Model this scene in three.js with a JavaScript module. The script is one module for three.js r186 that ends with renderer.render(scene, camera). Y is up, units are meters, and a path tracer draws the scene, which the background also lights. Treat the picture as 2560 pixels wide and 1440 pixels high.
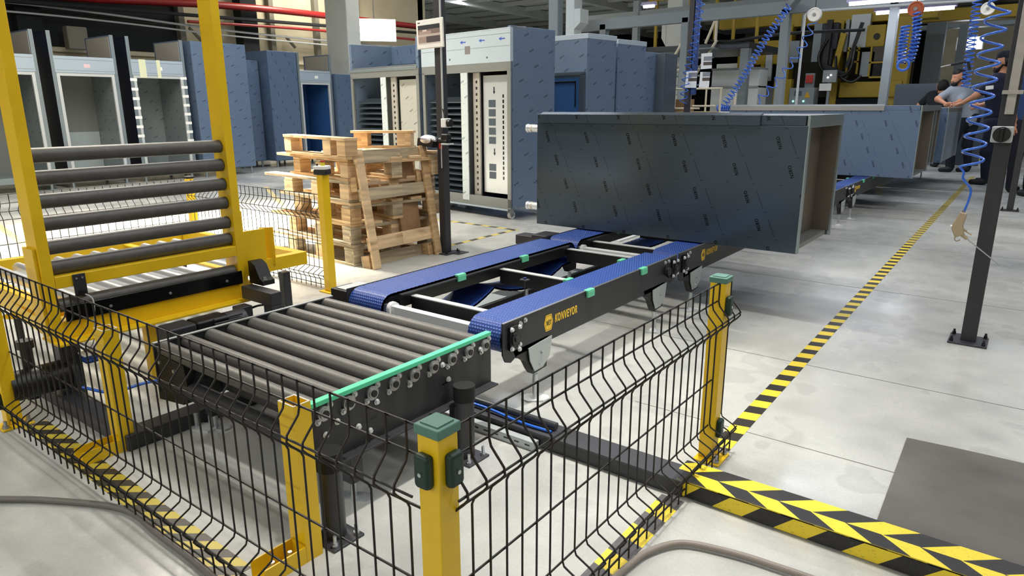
import * as THREE from 'three';
import { RoundedBoxGeometry } from 'three/addons/geometries/RoundedBoxGeometry.js';
import { TextGeometry } from 'three/addons/geometries/TextGeometry.js';
import { FontLoader } from 'three/addons/loaders/FontLoader.js';
import { mergeGeometries } from 'three/addons/utils/BufferGeometryUtils.js';
import { RectAreaLightUniformsLib } from 'three/addons/lights/RectAreaLightUniformsLib.js';

// ---------------------------------------------------------------- camera, light, exposure
const scene = new THREE.Scene();
const camera = new THREE.PerspectiveCamera(2 * Math.atan(720 / 1715) * 180 / Math.PI, 16 / 9, 0.05, 200);
camera.position.set(0, 1.10, 0);
camera.rotation.set(-0.25855, 0.64899, -0.00312, 'YXZ');
scene.background = new THREE.Color(0x05070a);
RectAreaLightUniformsLib.init();
const renderer = new THREE.WebGLRenderer({ antialias: true });
renderer.toneMapping = THREE.LinearToneMapping;
renderer.toneMappingExposure = 1.06;
renderer.shadowMap.enabled = true;
// ceiling tube rows: x centre, height, z, length along x, intensity, colour
const WARM = 0xfff6e8, COOL = 0xe6efff, DAY = 0xfcfcff;
const LAMP_ROWS = [
  [-6.4, 4.4, -2.8, 3.4, 95, WARM], [-0.8, 4.6, -2.6, 3.0, 26, DAY], [2.8, 4.6, -3.1, 3.0, 16, DAY],
  [-1.6, 3.7, 5.4, 4.2, 54, DAY], [4.2, 4.2, 2.4, 3.6, 16, DAY], [-6.0, 3.9, 3.6, 3.6, 36, DAY],
  [-2.8, 4.6, -5.4, 3.4, 16, DAY], [1.8, 4.6, -6.6, 3.4, 22, DAY],
  [-8.8, 4.6, -5.4, 3.4, 26, COOL], [-7.6, 4.6, -9.6, 3.4, 24, COOL], [-2.4, 4.6, -9.8, 3.4, 20, COOL],
  [2.2, 4.6, -11.5, 3.4, 20, COOL], [-4.4, 4.7, -15.4, 3.4, 13, COOL], [-12.8, 4.9, -11.0, 2.6, 120, WARM],
  [-11, 5.2, -20, 3.4, 60, COOL], [0.5, 5.2, -20, 3.4, 18, COOL], [-18, 5.2, -22, 3.4, 70, COOL],
];
// high-bay spot lamps: x, y, z, target x, z, half angle, intensity, colour
const HIGH_BAYS = [[-6.1, 4.9, -3.0, -6.0, -2.9, 0.5, 1100, 0xfff3da], [-0.9, 4.9, -2.4, -1.35, -2.0, 0.28, 75, 0xfffaf0]];

// ---------------------------------------------------------------- helpers
const V = (x, y, z) => new THREE.Vector3(x, y, z);
let seed = 7;
const rnd = () => { seed = (seed * 1664525 + 1013904223) >>> 0; return seed / 4294967296; };
const rr = (a, b) => a + (b - a) * rnd();
const M4 = (x, y, z, rx = 0, ry = 0, rz = 0) => new THREE.Matrix4().makeRotationFromEuler(new THREE.Euler(rx, ry, rz, 'YXZ')).setPosition(x, y, z);
const B = (w, h, d, x = 0, y = 0, z = 0, rx = 0, ry = 0, rz = 0) => new THREE.BoxGeometry(w, h, d).applyMatrix4(M4(x, y, z, rx, ry, rz));
const RB = (w, h, d, x = 0, y = 0, z = 0, rx = 0, ry = 0, rz = 0, b = 0.004) => new RoundedBoxGeometry(w, h, d, 1, Math.min(b, w / 2.1, h / 2.1, d / 2.1)).applyMatrix4(M4(x, y, z, rx, ry, rz));
const E = (x0, x1, y0, y1, z0, z1) => B(Math.abs(x1 - x0), Math.abs(y1 - y0), Math.abs(z1 - z0), (x0 + x1) / 2, (y0 + y1) / 2, (z0 + z1) / 2);
const RE = (x0, x1, y0, y1, z0, z1, b = 0.004) => RB(Math.abs(x1 - x0), Math.abs(y1 - y0), Math.abs(z1 - z0), (x0 + x1) / 2, (y0 + y1) / 2, (z0 + z1) / 2, 0, 0, 0, b);
const C = (r, h, x = 0, y = 0, z = 0, ax = 'y', seg = 16, r2 = r) => {
  const g = new THREE.CylinderGeometry(r2, r, h, seg);
  if (ax === 'x') g.rotateZ(-Math.PI / 2); if (ax === 'z') g.rotateX(Math.PI / 2);
  return g.translate(x, y, z);
};
const bar = (a, b, r, seg = 8, r2 = r) => {           // round bar between two points
  const d = b.clone().sub(a), g = new THREE.CylinderGeometry(r2, r, d.length(), seg);
  return g.applyQuaternion(new THREE.Quaternion().setFromUnitVectors(V(0, 1, 0), d.clone().normalize())).translate((a.x + b.x) / 2, (a.y + b.y) / 2, (a.z + b.z) / 2);
};
const boxbar = (a, b, w, h) => {                      // square bar between two points
  const d = b.clone().sub(a), g = new THREE.BoxGeometry(w, h, d.length());
  const m = new THREE.Matrix4().lookAt(b, a, Math.abs(d.y) > 0.98 * d.length() ? V(1, 0, 0) : V(0, 1, 0));
  return g.applyMatrix4(m).translate((a.x + b.x) / 2, (a.y + b.y) / 2, (a.z + b.z) / 2);
};
const T = (pts, r, seg = 40, rad = 8, closed = false, ten = 0.5) => new THREE.TubeGeometry(new THREE.CatmullRomCurve3(pts.map(p => p.isVector3 ? p : V(...p)), closed, 'catmullrom', ten), seg, r, rad, closed);
const X = (pts, depth, m, holes = [], bevel = 0) => {  // outline in x, y pushed along z
  const s = new THREE.Shape(pts.map(p => new THREE.Vector2(p[0], p[1])));
  for (const h of holes) s.holes.push(new THREE.Path(h.map(p => new THREE.Vector2(p[0], p[1]))));
  const g = new THREE.ExtrudeGeometry(s, { depth, bevelEnabled: bevel > 0, bevelSize: bevel, bevelThickness: bevel, bevelSegments: 1, curveSegments: 8 });
  return m ? g.applyMatrix4(m) : g;
};
const XZ = (pts, depth, x0, y0 = 0, z0 = 0, holes = []) => X(pts.map(([z, y]) => [-z, y]), depth, null, holes).rotateY(Math.PI / 2).translate(x0, y0, z0); // outline in z, y pushed along x
function flat(g) {                                     // one list form, uv in metres by facing
  const n = g.index ? g.toNonIndexed() : g;
  for (const k of Object.keys(n.attributes)) if (!['position', 'normal', 'uv'].includes(k)) n.deleteAttribute(k);
  if (!n.attributes.uv) n.setAttribute('uv', new THREE.BufferAttribute(new Float32Array(n.attributes.position.count * 2), 2));
  return n;
}
function metreUV(g, ox = 0, oy = 0) {
  const p = g.attributes.position, n = g.attributes.normal, u = g.attributes.uv;
  for (let i = 0; i < p.count; i++) {
    const x = p.getX(i), y = p.getY(i), z = p.getZ(i), nx = n.getX(i), ny = n.getY(i), nz = n.getZ(i);
    const ax = Math.abs(nx), ay = Math.abs(ny), az = Math.abs(nz);
    if (ay >= ax && ay >= az) u.setXY(i, x + ox, -z + oy); else if (ax >= az) u.setXY(i, -z * Math.sign(nx) + ox, y + oy); else u.setXY(i, x * Math.sign(nz) + ox, y + oy);
  }
  return g;
}
const names = {};
const numbered = n => { const k = names[n] = (names[n] ?? -1) + 1; return k ? n + '_' + String(k).padStart(3, '0') : n; };
function mesh(name, geos, mat, parent, keepUV, ox, oy) {
  const list = (Array.isArray(geos) ? geos : [geos]).map(flat);
  let g = list.length > 1 ? mergeGeometries(list) : list[0];
  if (!keepUV) g = metreUV(g, ox, oy);
  const m = new THREE.Mesh(g, mat); m.name = parent ? name : numbered(name);
  m.castShadow = m.receiveShadow = true;
  (parent || scene).add(m); return m;
}
const tag = (o, label, category, group, kind) => { o.userData = { ...(label && { label }), ...(category && { category }), ...(group && { group }), ...(kind && { kind }) }; return o; };
function thing(name, label, category, [x, y, z] = [0, 0, 0], ry = 0, group) {
  const o = new THREE.Group(); o.name = numbered(name); o.position.set(x, y, z); o.rotation.y = ry; scene.add(o);
  return tag(o, label, category, group);
}
const single = (name, geos, mat, label, category, group) => tag(mesh(name, geos, mat), label, category, group);
const struct = (name, geos, mat, parent) => { const m = mesh(name, geos, mat, parent); if (!parent) m.userData.kind = 'structure'; return m; };
function copy(o, [x, y, z], ry, label, group) {
  const r = o.clone(); r.name = numbered(o.name.replace(/_\d{3}$/, '')); r.position.set(x, y, z); r.rotation.y = ry;
  r.userData = { ...o.userData, label: label || o.userData.label }; if (group) r.userData.group = group;
  scene.add(r); return r;
}
const bolt = (r, h, x, y, z, ax) => [C(r * 1.35, h * 0.3, x, y, z, ax, 14), C(r, h, x + (ax === 'x' ? h * 0.4 : 0), y + (ax === 'y' ? h * 0.4 : 0), z + (ax === 'z' ? h * 0.4 : 0), ax, 6)];

// ---------------------------------------------------------------- procedural textures
const hash = (x, y) => { let h = (x * 374761393 + y * 668265263) | 0; h = Math.imul(h ^ (h >>> 13), 1274126177); return ((h ^ (h >>> 16)) >>> 0) / 4294967296; };
function vnoise(x, y, per) {
  const xi = Math.floor(x), yi = Math.floor(y), fx = x - xi, fy = y - yi, sx = fx * fx * (3 - 2 * fx), sy = fy * fy * (3 - 2 * fy);
  const w = v => ((v % per) + per) % per, a = hash(w(xi), w(yi)), b = hash(w(xi + 1), w(yi)), c = hash(w(xi), w(yi + 1)), d = hash(w(xi + 1), w(yi + 1));
  return a + (b - a) * sx + (c - a) * sy + (a - b - c + d) * sx * sy;
}
const fbm = (x, y, per, oct) => { let s = 0, a = 0.5, t = 0; for (let i = 0; i < oct; i++) { s += a * vnoise(x, y, per); t += a; x *= 2; y *= 2; per *= 2; a *= 0.5; } return s / t; };
function tex(n, fn, metres, srgb = true, m = n) {
  const d = new Uint8Array(n * m * 4);
  for (let j = 0; j < m; j++) for (let i = 0; i < n; i++) { const c = fn(i / n, j / m), k = (j * n + i) * 4; d[k] = c[0]; d[k + 1] = c[1]; d[k + 2] = c[2]; d[k + 3] = 255; }
  const t = new THREE.DataTexture(d, n, m, THREE.RGBAFormat); t.wrapS = t.wrapT = THREE.RepeatWrapping; t.magFilter = THREE.LinearFilter; t.minFilter = THREE.LinearMipmapLinearFilter; t.generateMipmaps = true;
  if (srgb) t.colorSpace = THREE.SRGBColorSpace; t.repeat.set(1 / metres, 1 / metres); t.needsUpdate = true; return t;
}
function canvasTex(w, h, draw, mw, mh = mw) {
  const c = document.createElement('canvas'); c.width = w; c.height = h; const g = c.getContext('2d'); draw(g, w, h);
  const t = new THREE.CanvasTexture(c); t.colorSpace = THREE.SRGBColorSpace; t.wrapS = t.wrapT = THREE.RepeatWrapping; t.repeat.set(1 / mw, 1 / mh); return t;
}
const cl = v => Math.max(0, Math.min(255, v));
const floorMap = tex(1536, (u, v) => {
  const a = fbm(u * 6, v * 6, 6, 5), b = fbm(u * 3 + 40, v * 14 + 9, 1e6, 3), c = fbm(u * 40, v * 40, 40, 3), d = fbm(u * 3, v * 3, 3, 3), s = hash((u * 1536) | 0, (v * 1536) | 0);
  const w = Math.sin(v * 6.283) * 0 + (a - 0.5) * 58 + (c - 0.5) * 34 + (s - 0.5) * 9 + (d - 0.5) * 30;
  const spot = -Math.max(0, Math.min(1, (c - 0.66) * 12)) * 16;
  return [cl(188 + w + spot), cl(189 + w * 0.98 + spot), cl(184 + w * 0.9 + spot * 0.9)];
}, 6);
const floorRough = tex(512, (u, v) => { const a = fbm(u * 8, v * 8, 8, 5); const k = cl(96 + (a - 0.5) * 130); return [k, k, k]; }, 4, false);
const woodTex = (seedv, r, g, b) => tex(256, (u, v) => {
  const w = fbm(u * 2 + seedv, v * 30, 1e6, 4), k = Math.sin((v * 26 + 3 * fbm(u * 2 + seedv, v * 4, 1e6, 2)) * 3.1), n = (w - 0.5) * 70 + k * 7 + (hash((u * 256) | 0, (v * 256) | 0) - 0.5) * 10;
  const dirt = -Math.max(0, fbm(u * 3 + seedv * 7, v * 9 + seedv, 1e6, 4) - 0.58) * 150;
  return [cl(r + n + dirt), cl(g + n * 0.9 + dirt), cl(b + n * 0.7 + dirt)];
}, 0.6);
const noiseTex = (n, per, r, g, b, amp, metres, oct = 4) => tex(n, (u, v) => { const w = (fbm(u * per, v * per, per, oct) - 0.5) * amp; return [cl(r + w), cl(g + w), cl(b + w)]; }, metres);
// protective film print: a dark word and a thin line, repeated in staggered rows
function filmTex(base, mark, up) {
  return canvasTex(512, 1024, (g, w, h) => {
    g.fillStyle = base; g.fillRect(0, 0, w, h);
    const W = w / 0.28, H = h / 0.56;                    // pixels per metre
    for (let r = -1; r < 5; r++) for (let c = -1; c < 3; c++) {
      const x = (c * 0.28 + r * 0.07) * W, y = (0.06 + r * 0.14) * H;
      g.save(); g.translate(x, y); g.scale(1, H / W); g.rotate(up ? -0.42 : -1.9); g.fillStyle = mark; g.font = 'bold 46px sans-serif'; g.textAlign = 'center'; g.textBaseline = 'middle'; g.scale(1.05, 0.95); g.fillText('NIRO', 0, 0); g.restore();
      g.save(); g.translate(x + 0.07 * W, y + 0.01 * H); g.scale(1, H / W); g.rotate(up ? -0.42 : 1.16); g.globalAlpha = 0.45; g.fillStyle = mark; g.fillRect(-0.05 * W, -2, 0.1 * W, 5); g.restore();
      g.save(); g.translate(x - 0.04 * W, y + 0.07 * H); g.globalAlpha = 0.5; g.fillStyle = mark; g.fillRect(-16, -2, 32, 5); g.translate(0.14 * W, 0); g.fillRect(-16, -2, 32, 5); g.restore();
    }
  }, 0.28, 0.56);
}
const beltBump = tex(128, (u, v) => { const a = (u * 4 + (Math.floor(v * 4) % 2) * 0.5) % 1, b = (v * 4) % 1, k = Math.max(0, 1 - Math.hypot(a - 0.5, (b - 0.5) * 1.3) * 2.2); const n = 255 * Math.min(1, k * 1.7); return [n, n, n]; }, 0.05, false);
const beltMap = tex(128, (u, v) => { const a = (u * 4 + (Math.floor(v * 4) % 2) * 0.5) % 1, b = (v * 4) % 1, k = Math.min(1, 1.7 * Math.max(0, 1 - Math.hypot(a - 0.5, (b - 0.5) * 1.3) * 2.2)); return [26 + 34 * k, 54 + 52 * k, 124 + 66 * k]; }, 0.05);

const std = (color, roughness = 0.5, metalness = 0, extra = {}) => new THREE.MeshStandardMaterial({ color, roughness, metalness, ...extra });
const M = {
  floor: std(0xffffff, 0.75, 0, { map: floorMap, roughnessMap: floorRough }),
  joint: std(0x8b8579, 0.9), crack: std(0x77756e, 0.9),
  yellow: std(0xffffff, 0.36, 0, { map: noiseTex(256, 8, 238, 196, 24, 16, 0.7) }),
  yellowDull: std(0xa0851c, 0.55), yellowDark: std(0x2b2718, 0.7),
  wire: std(0x17120f, 0.42), green: std(0x123027, 0.45), greenCap: std(0x557f72, 0.5), mint: std(0x52cf9c, 0.5), mintCap: std(0x62c49c, 0.45),
  anthracite: std(0x2d2d31, 0.5), anthraciteSat: std(0x37373c, 0.42), black: std(0x0d0d0f, 0.45), rubber: std(0x161617, 0.8), blackGloss: std(0x060607, 0.25),
  sleeve: std(0xffffff, 0.48, 0, { map: noiseTex(256, 16, 88, 86, 82, 18, 0.3) }),
  chrome: std(0xe6e8ec, 0.34, 0.8), zinc: std(0xc3c8ca, 0.32, 0.85), steel: std(0xa9abad, 0.35, 0.9), bracket: std(0xb6bdbe, 0.4, 0.35), darkSteel: std(0x55585c, 0.4, 0.8),
  belt: std(0xffffff, 0.45, 0, { map: beltMap, bumpMap: beltBump, bumpScale: 0.002 }), beltPlain: std(0x14275f, 0.4), blueHose: new THREE.MeshPhysicalMaterial({ color: 0x2a66d2, roughness: 0.22, clearcoat: 0.5 }),
  white: std(0xe8e8e6, 0.5), whiteWarm: std(0xd9d0b8, 0.5), grey: std(0x8f9494, 0.5), greyPaint: std(0x7d8587, 0.55), lightGrey: std(0xb9bcbb, 0.5), paper: std(0xf0efe8, 0.8),
  concrete: std(0xffffff, 0.85, 0, { map: noiseTex(256, 8, 206, 210, 206, 20, 2) }), concreteDark: std(0x777468, 0.9), wallTan: std(0xffffff, 0.9, 0, { map: noiseTex(256, 8, 186, 178, 152, 26, 3) }),
  wallDark: std(0x15191b, 0.9), ceiling: std(0xbdbdb2, 0.95), ceilBeam: std(0xcfcfc4, 0.9), red: std(0x8e1d1a, 0.4), redBright: std(0xb0281e, 0.4),
  film: std(0xffffff, 0.34, 0.35, { map: filmTex('#6d7f98', '#1b222c', true) }), filmLying: std(0xffffff, 0.2, 0.6, { map: filmTex('#4b5765', '#06080a', false) }), filmBlue: std(0xffffff, 0.36, 0.3, { map: filmTex('#60748f', '#151d29', false) }),
  headWhite: std(0xa3b0bb, 0.4, 0.1), edgeSteel: std(0x9aa5a8, 0.35, 0.7), innerSteel: std(0x7d807e, 0.42, 0.35), cavity: std(0x6b6257, 0.5, 0.2), slat: std(0x3c464e, 0.45, 0.3), pad: std(0xd6dada, 0.4, 0.15), amber: std(0xf8cd38, 0.5), endFilm: std(0xffffff, 0.35, 0.25, { map: filmTex('#98a6b4', '#2a333d', false) }), raceway: std(0xa9a59b, 0.5), guard: std(0x07070b, 0.55), darkFilm: std(0x1a1d2c, 0.35, 0.3), blueFilm: std(0x345f96, 0.4, 0.1), filmGrey: std(0xffffff, 0.42, 0.25, { map: filmTex('#868f90', '#2f3638', true) }), slate: std(0x4a5560, 0.4, 0.3), beigeSteel: std(0xa09d97, 0.5, 0.2),
  wood1: std(0xffffff, 0.8, 0, { map: woodTex(1, 212, 182, 142) }), wood2: std(0xffffff, 0.8, 0, { map: woodTex(5, 196, 163, 120) }), wood3: std(0xffffff, 0.8, 0, { map: woodTex(9, 174, 158, 130) }), board: std(0xffffff, 0.85, 0, { map: noiseTex(128, 16, 150, 116, 82, 20, 0.3) }),
  mat: std(0xffffff, 0.85, 0, { map: noiseTex(512, 6, 104, 101, 98, 34, 1.2, 5) }),
  skin: std(0xb98263, 0.6), hair: std(0x0d0a09, 0.7), navy: std(0x10162c, 0.85), shirtGrey: std(0x878f98, 0.9), trouser: std(0x0c0f1c, 0.9), blackCloth: std(0x0a0c14, 0.9), shoe: std(0x0a0a0c, 0.6), cloudBlue: std(0x26406e, 0.85),
  gunBeige: std(0xa8977c, 0.4), cardboard: std(0x8a6a48, 0.85),
};
const glow = (c, k) => new THREE.MeshStandardMaterial({ color: 0xffffff, emissive: c, emissiveIntensity: k, roughness: 0.6 });
// hazard tape: yellow and black slanted stripes, print on a thin strip
const hazard = (slant, pitch, y = '#e9cf3a', k = '#2b2723') => {
  const t = canvasTex(256, 256, (g, w, h) => { g.fillStyle = y; g.fillRect(0, 0, w, h); g.fillStyle = k; for (let i = -2; i < 4; i++) { g.beginPath(); const x = i * w; g.moveTo(x, h); g.lineTo(x + w / 2, h); g.lineTo(x + w / 2 + slant * w, 0); g.lineTo(x + slant * w, 0); g.fill(); } for (let i = 0; i < 260; i++) { g.fillStyle = `rgba(${rnd() > 0.5 ? '190,184,168' : '60,56,50'},${rr(0.05, 0.25)})`; g.fillRect(rnd() * w, rnd() * h, rr(2, 14), rr(1, 4)); } }, pitch);
  return std(0xffffff, 0.45, 0, { map: t });
};
// ---------------------------------------------------------------- the hall
struct('floor', E(-34, 9, -0.2, 0, -40, 9), M.floor);
{
  const fl = scene.children[scene.children.length - 1];
  for (const z of [-2.234, -3.03, -4.6, -6.2, -7.8]) mesh('floor_joint', B(z < -3 ? 8 : 3, 0.0016, 0.003, z < -3 ? 1.2 : 0.4, 0.0002, z), M.crack, fl);
  mesh('floor_joint', B(4, 0.0016, 0.003, -3, 0.0002, -0.2), M.crack, fl);
}
struct('ceiling', E(-34, 9, 5.4, 5.7, -40, 9), M.ceiling);
struct('wall_left', E(-15.4, -15, 0, 5.4, -15.5, 9), M.wallTan);
struct('wall_left_far', E(-34.3, -34, 0, 5.4, -40, -15.5), M.wallDark);
struct('wall_step', E(-34, -15, 0, 5.4, -15.6, -15.3), M.wallTan);
struct('wall_back', E(-34, 9, 0, 5.4, -40.3, -40), M.wallDark);
struct('wall_right', E(9, 9.3, 0, 5.4, -40, 9), M.wallTan);
struct('wall_front', E(-15, 9, 0, 5.4, 9, 9.3), M.wallTan);
{ // dark upper panels, rails and purlins of the left wall
  const w = scene.getObjectByName('wall_left');
  mesh('dark_panel', [E(-15, -14.94, 2.22, 2.78, -8.0, 4), E(-15, -14.94, 2.8, 4.8, -8.0, 4)], M.wallDark, w);
  mesh('wall_rail', [E(-15, -14.9, 2.12, 2.2, -15.3, 4), E(-15, -14.92, 1.95, 2.0, -15.3, 4)], M.wallTan, w);
  for (const z of [-8.1, -8.9, -10.3, -11.6, -12.9]) mesh('wall_post', E(-15, -14.86, 0, 5.4, z - 0.06, z + 0.06), M.concreteDark, w);
  for (const z of [-5.2, -9.6]) mesh('wall_column', E(-15, -14.7, 0, 5.4, z - 0.2, z + 0.2), M.wallDark, w);
  for (const [z, y] of [[-8.5, 2.5], [-10.9, 2.5], [-12.2, 2.5]]) mesh('wall_brace', boxbar(V(-14.88, y, z), V(-14.88, y + 0.25, z + 0.25), 0.05, 0.05), M.concreteDark, w);
  mesh('junction_box', RE(-14.7, -14.5, 2.15, 2.55, -6.05, -5.7, 0.02), M.concreteDark, w);
}
{ // roof beams over the far half, along x and along z
  const c = scene.getObjectByName('ceiling');
  for (let z = -18; z > -40; z -= 1.7) mesh('roof_purlin', B(34, 0.16, 0.12, -14, 5.3, z), M.ceilBeam, c);
  for (let x = -32; x < 6; x += 4.2) mesh('roof_beam', B(0.26, 0.34, 38, x, 5.2, -21), M.ceilBeam, c);
}
// pipes on the left wall, each its own
single('fire_pipe', T([[-14.55, 2.97, -3], [-14.55, 3.06, -6], [-14.55, 3.25, -9.6], [-14.55, 3.29, -15.2]], 0.075, 40, 12), M.red, 'thick red fire pipe running high along the left wall', 'pipe');
single('fire_pipe', T([[-14.45, 2.82, -8], [-14.45, 2.9, -11], [-14.45, 2.92, -15.2]], 0.03, 30, 10), M.red, 'thin red pipe below the thick fire pipe on the wall', 'pipe');
single('cable_tray', boxbar(V(-14.5, 2.74, 1), V(-14.5, 3.12, -15.1), 0.2, 0.05), M.wallDark, 'dark cable tray under the red fire pipe on the left wall', 'cable tray');
single('conduit_pipe', T([[-14.62, 2.86, 2], [-14.62, 2.87, -5], [-14.62, 2.72, -9.4], [-14.62, 2.7, -15]], 0.022, 40, 8), M.lightGrey, 'upper of two pale conduits across the left wall', 'pipe');
single('conduit_pipe', T([[-14.62, 2.62, 2], [-14.62, 2.72, -5], [-14.62, 2.62, -9.4], [-14.62, 2.58, -15]], 0.018, 40, 8), M.lightGrey, 'lower of two pale conduits across the left wall', 'pipe');

// ---------------------------------------------------------------- lamps at the ceiling (above the view)
LAMP_ROWS.forEach(([x, y, z, len, k, col], i) => {
  const t = thing('ceiling_tube_lamp', 'long ceiling tube lamp hung ' + ['above the roller bed on the left', 'above the blue belts', 'right of the conveyor line', 'behind the viewer', 'right behind the viewer', 'left behind the viewer', 'above the nearest lying cabinet', 'above the floor right of the lying cabinets', 'before the open cabinets', 'behind the pallet stack', 'above the second lying cabinet', 'right of the workers', 'before the yellow presses', 'beside the thick concrete column', 'over the dark left part of the hall', 'above the far yellow crane', 'in the far left corner of the hall'][i], 'lamp', [x, y, z]);
  mesh('housing', RE(-len / 2, len / 2, 0, 0.07, -0.14, 0.14, 0.01), M.white, t);
  for (const s of [-1, 1]) mesh('tube', C(0.02, len - 0.1, 0, -0.015, s * 0.07, 'x', 10), glow(col, 2.5), t);
  for (const s of [-1, 1]) mesh('hanger', C(0.008, 0.75, s * len * 0.4, 0.42, 0, 'y', 6), M.darkSteel, t);
  const l = new THREE.RectAreaLight(col, k, len, 0.3); l.position.set(0, -0.05, 0); l.rotation.x = -Math.PI / 2; l.castShadow = true; l.name = 'tube_light'; t.add(l);
});
HIGH_BAYS.forEach(([x, y, z, tx, tz, a, k, col], i) => {
  const t = thing('high_bay_lamp', ['bell shaped high bay lamp hung above the roller bed', 'bell shaped high bay lamp hung above the blue belts'][i], 'lamp', [x, y, z]);
  mesh('lamp_shade', new THREE.LatheGeometry([[0.05, 0.25], [0.09, 0.24], [0.2, 0.03], [0.23, -0.03], [0.225, -0.03], [0.19, 0.03], [0.08, 0.22]].map(p => new THREE.Vector2(...p)), 28), M.lightGrey, t);
  mesh('lamp_bulb', new THREE.SphereGeometry(0.06, 16, 12).translate(0, 0.09, 0), glow(col, 6), t);
  mesh('hanger', C(0.01, 5.15 - y, 0, 0.25 + (5.15 - y) / 2, 0, 'y', 8), M.darkSteel, t);
  const l = new THREE.SpotLight(col, k, 0, a, 1, 2); l.position.set(0, 0.0, 0); l.target.position.set(tx - x, -y, tz - z); l.castShadow = true; l.shadow.radius = 6; l.name = 'high_bay_light'; t.add(l); t.add(l.target); l.target.name = 'aim_point';
});
// lamps in view far away
function panelLamp(label, x, y, z, w, h, ry, k) {
  const t = thing('panel_lamp', label, 'lamp', [x, y, z], ry);
  mesh('frame', RE(-w / 2 - 0.02, w / 2 + 0.02, -h / 2 - 0.02, h / 2 + 0.02, -0.06, -0.005, 0.01), M.white, t);
  const n = 3; for (let i = 0; i < n; i++) mesh('light_panel', E(-w / 2 + i * w / n + 0.022, -w / 2 + (i + 1) * w / n - 0.022, -h / 2, h / 2, -0.005, 0.004), glow(0xeef4ff, 5), t);
  mesh('hanger', C(0.012, 5.4 - y - h / 2, 0, (5.4 - y) / 2 + h / 4, -0.03, 'y', 6), M.darkSteel, t);
  const l = new THREE.RectAreaLight(0xeaf1ff, k, w, h); l.position.z = 0.03; l.rotation.y = Math.PI; l.castShadow = true; l.name = 'panel_light'; t.add(l);
}
panelLamp('bright square floodlight on the hall wall beside the grey column', -13.9, 2.98, -12.6, 1.05, 0.5, 0.9, 14);
panelLamp('bright floodlight far behind the workers in the background', -2.05, 2.78, -24, 0.62, 0.32, 0.1, 14);
function lowTube(label, x, y, z, len, k) {
  const t = thing('tube_lamp', label, 'lamp', [x, y, z], 0);
  mesh('reflector', X([[-0.09, 0], [0.09, 0], [0.05, 0.06], [-0.05, 0.06]], len, M4(-len / 2, 0, 0, 0, Math.PI / 2, 0)), std(0xb9b2d6, 0.4), t);
  mesh('tube', C(0.03, len - 0.06, 0, -0.02, 0, 'x', 12), glow(0xf2f2ff, 7), t);
  for (const s of [-1, 1]) mesh('hanger', C(0.006, 5.3 - y, s * len * 0.35, (5.3 - y) / 2 + 0.05, 0, 'y', 6), M.darkSteel, t);
  const l = new THREE.RectAreaLight(0xf0f2ff, k, len, 0.06); l.position.y = -0.06; l.rotation.x = -Math.PI / 2; l.castShadow = true; l.name = 'tube_light'; t.add(l);
}
lowTube('far one of two glowing tube lamps at the top of the picture', -2.1, 2.66, -12.4, 1.35, 60);
lowTube('near glowing tube lamp beside the orange hose reel', -1.95, 2.585, -13.2, 1.15, 60);
lowTube('small oval glowing lamp above the grey gantry beam', -7.0, 3.14, -14, 0.3, 40);

// ---------------------------------------------------------------- floor tape, beam, mat, hoses
function tape(label, x0, z0, x1, z1, w, slant, pitch, dy = 0.0005, y, k) {
  const L = Math.hypot(x1 - x0, z1 - z0), o = mesh('floor_tape', B(L, 0.001, w), hazard(slant, pitch, y, k), undefined, false, 0, pitch / 2);
  o.position.set((x0 + x1) / 2, dy, (z0 + z1) / 2); o.rotation.y = Math.atan2(-(z1 - z0), x1 - x0); return tag(o, label, 'floor tape');
}
tape('long yellow and black tape line running away across the bright floor on the right', -0.7, -2.06, -0.745, -6.4, 0.062, -0.2, 0.13);
tape('far faded end of the tape line beside the standing workers', -0.745, -6.4, -0.80, -13.2, 0.062, 0.12, 0.13, 0.0005, '#c9b24a', '#6d6546');
tape('yellow and black tape under the right mesh fence panel', -0.698, -1.0, -0.698, -1.69, 0.07, 0.25, 0.14, 0.0005, '#ecd33c', '#59585a');
tape('worn yellow and black tape with wide slanted stripes under the front fence', -2.74, -0.765, -1.40, -0.74, 0.075, 1.25, 0.11, 0.0005, '#cdb840', '#3b3630');
tape('thin tape line from the pallets towards the tall cabinets', -4.85, -5.03, -3.72, -5.0, 0.05, 0.2, 0.2, 0.0005, '#c9b659', '#4a463c');
tape('thin tape line beside the leaning pallet and blue belt', -3.76, -5.0, -3.74, -3.95, 0.05, 0.2, 0.2, 0.0005, '#c9b659', '#4a463c');
tape('pale yellow floor tape behind the roller bed on the left', -8.6, -2.35, -6.2, -1.95, 0.06, 0.2, 3.5, 0.0005, '#d9c777', '#d5c684');
tape('pale yellow floor tape between the tall cabinets and the fence', -8.8, -5.75, -5.6, -4.0, 0.06, 0.2, 3.5, 0.0005, '#cfc08a', '#c9bb8c');

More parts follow.
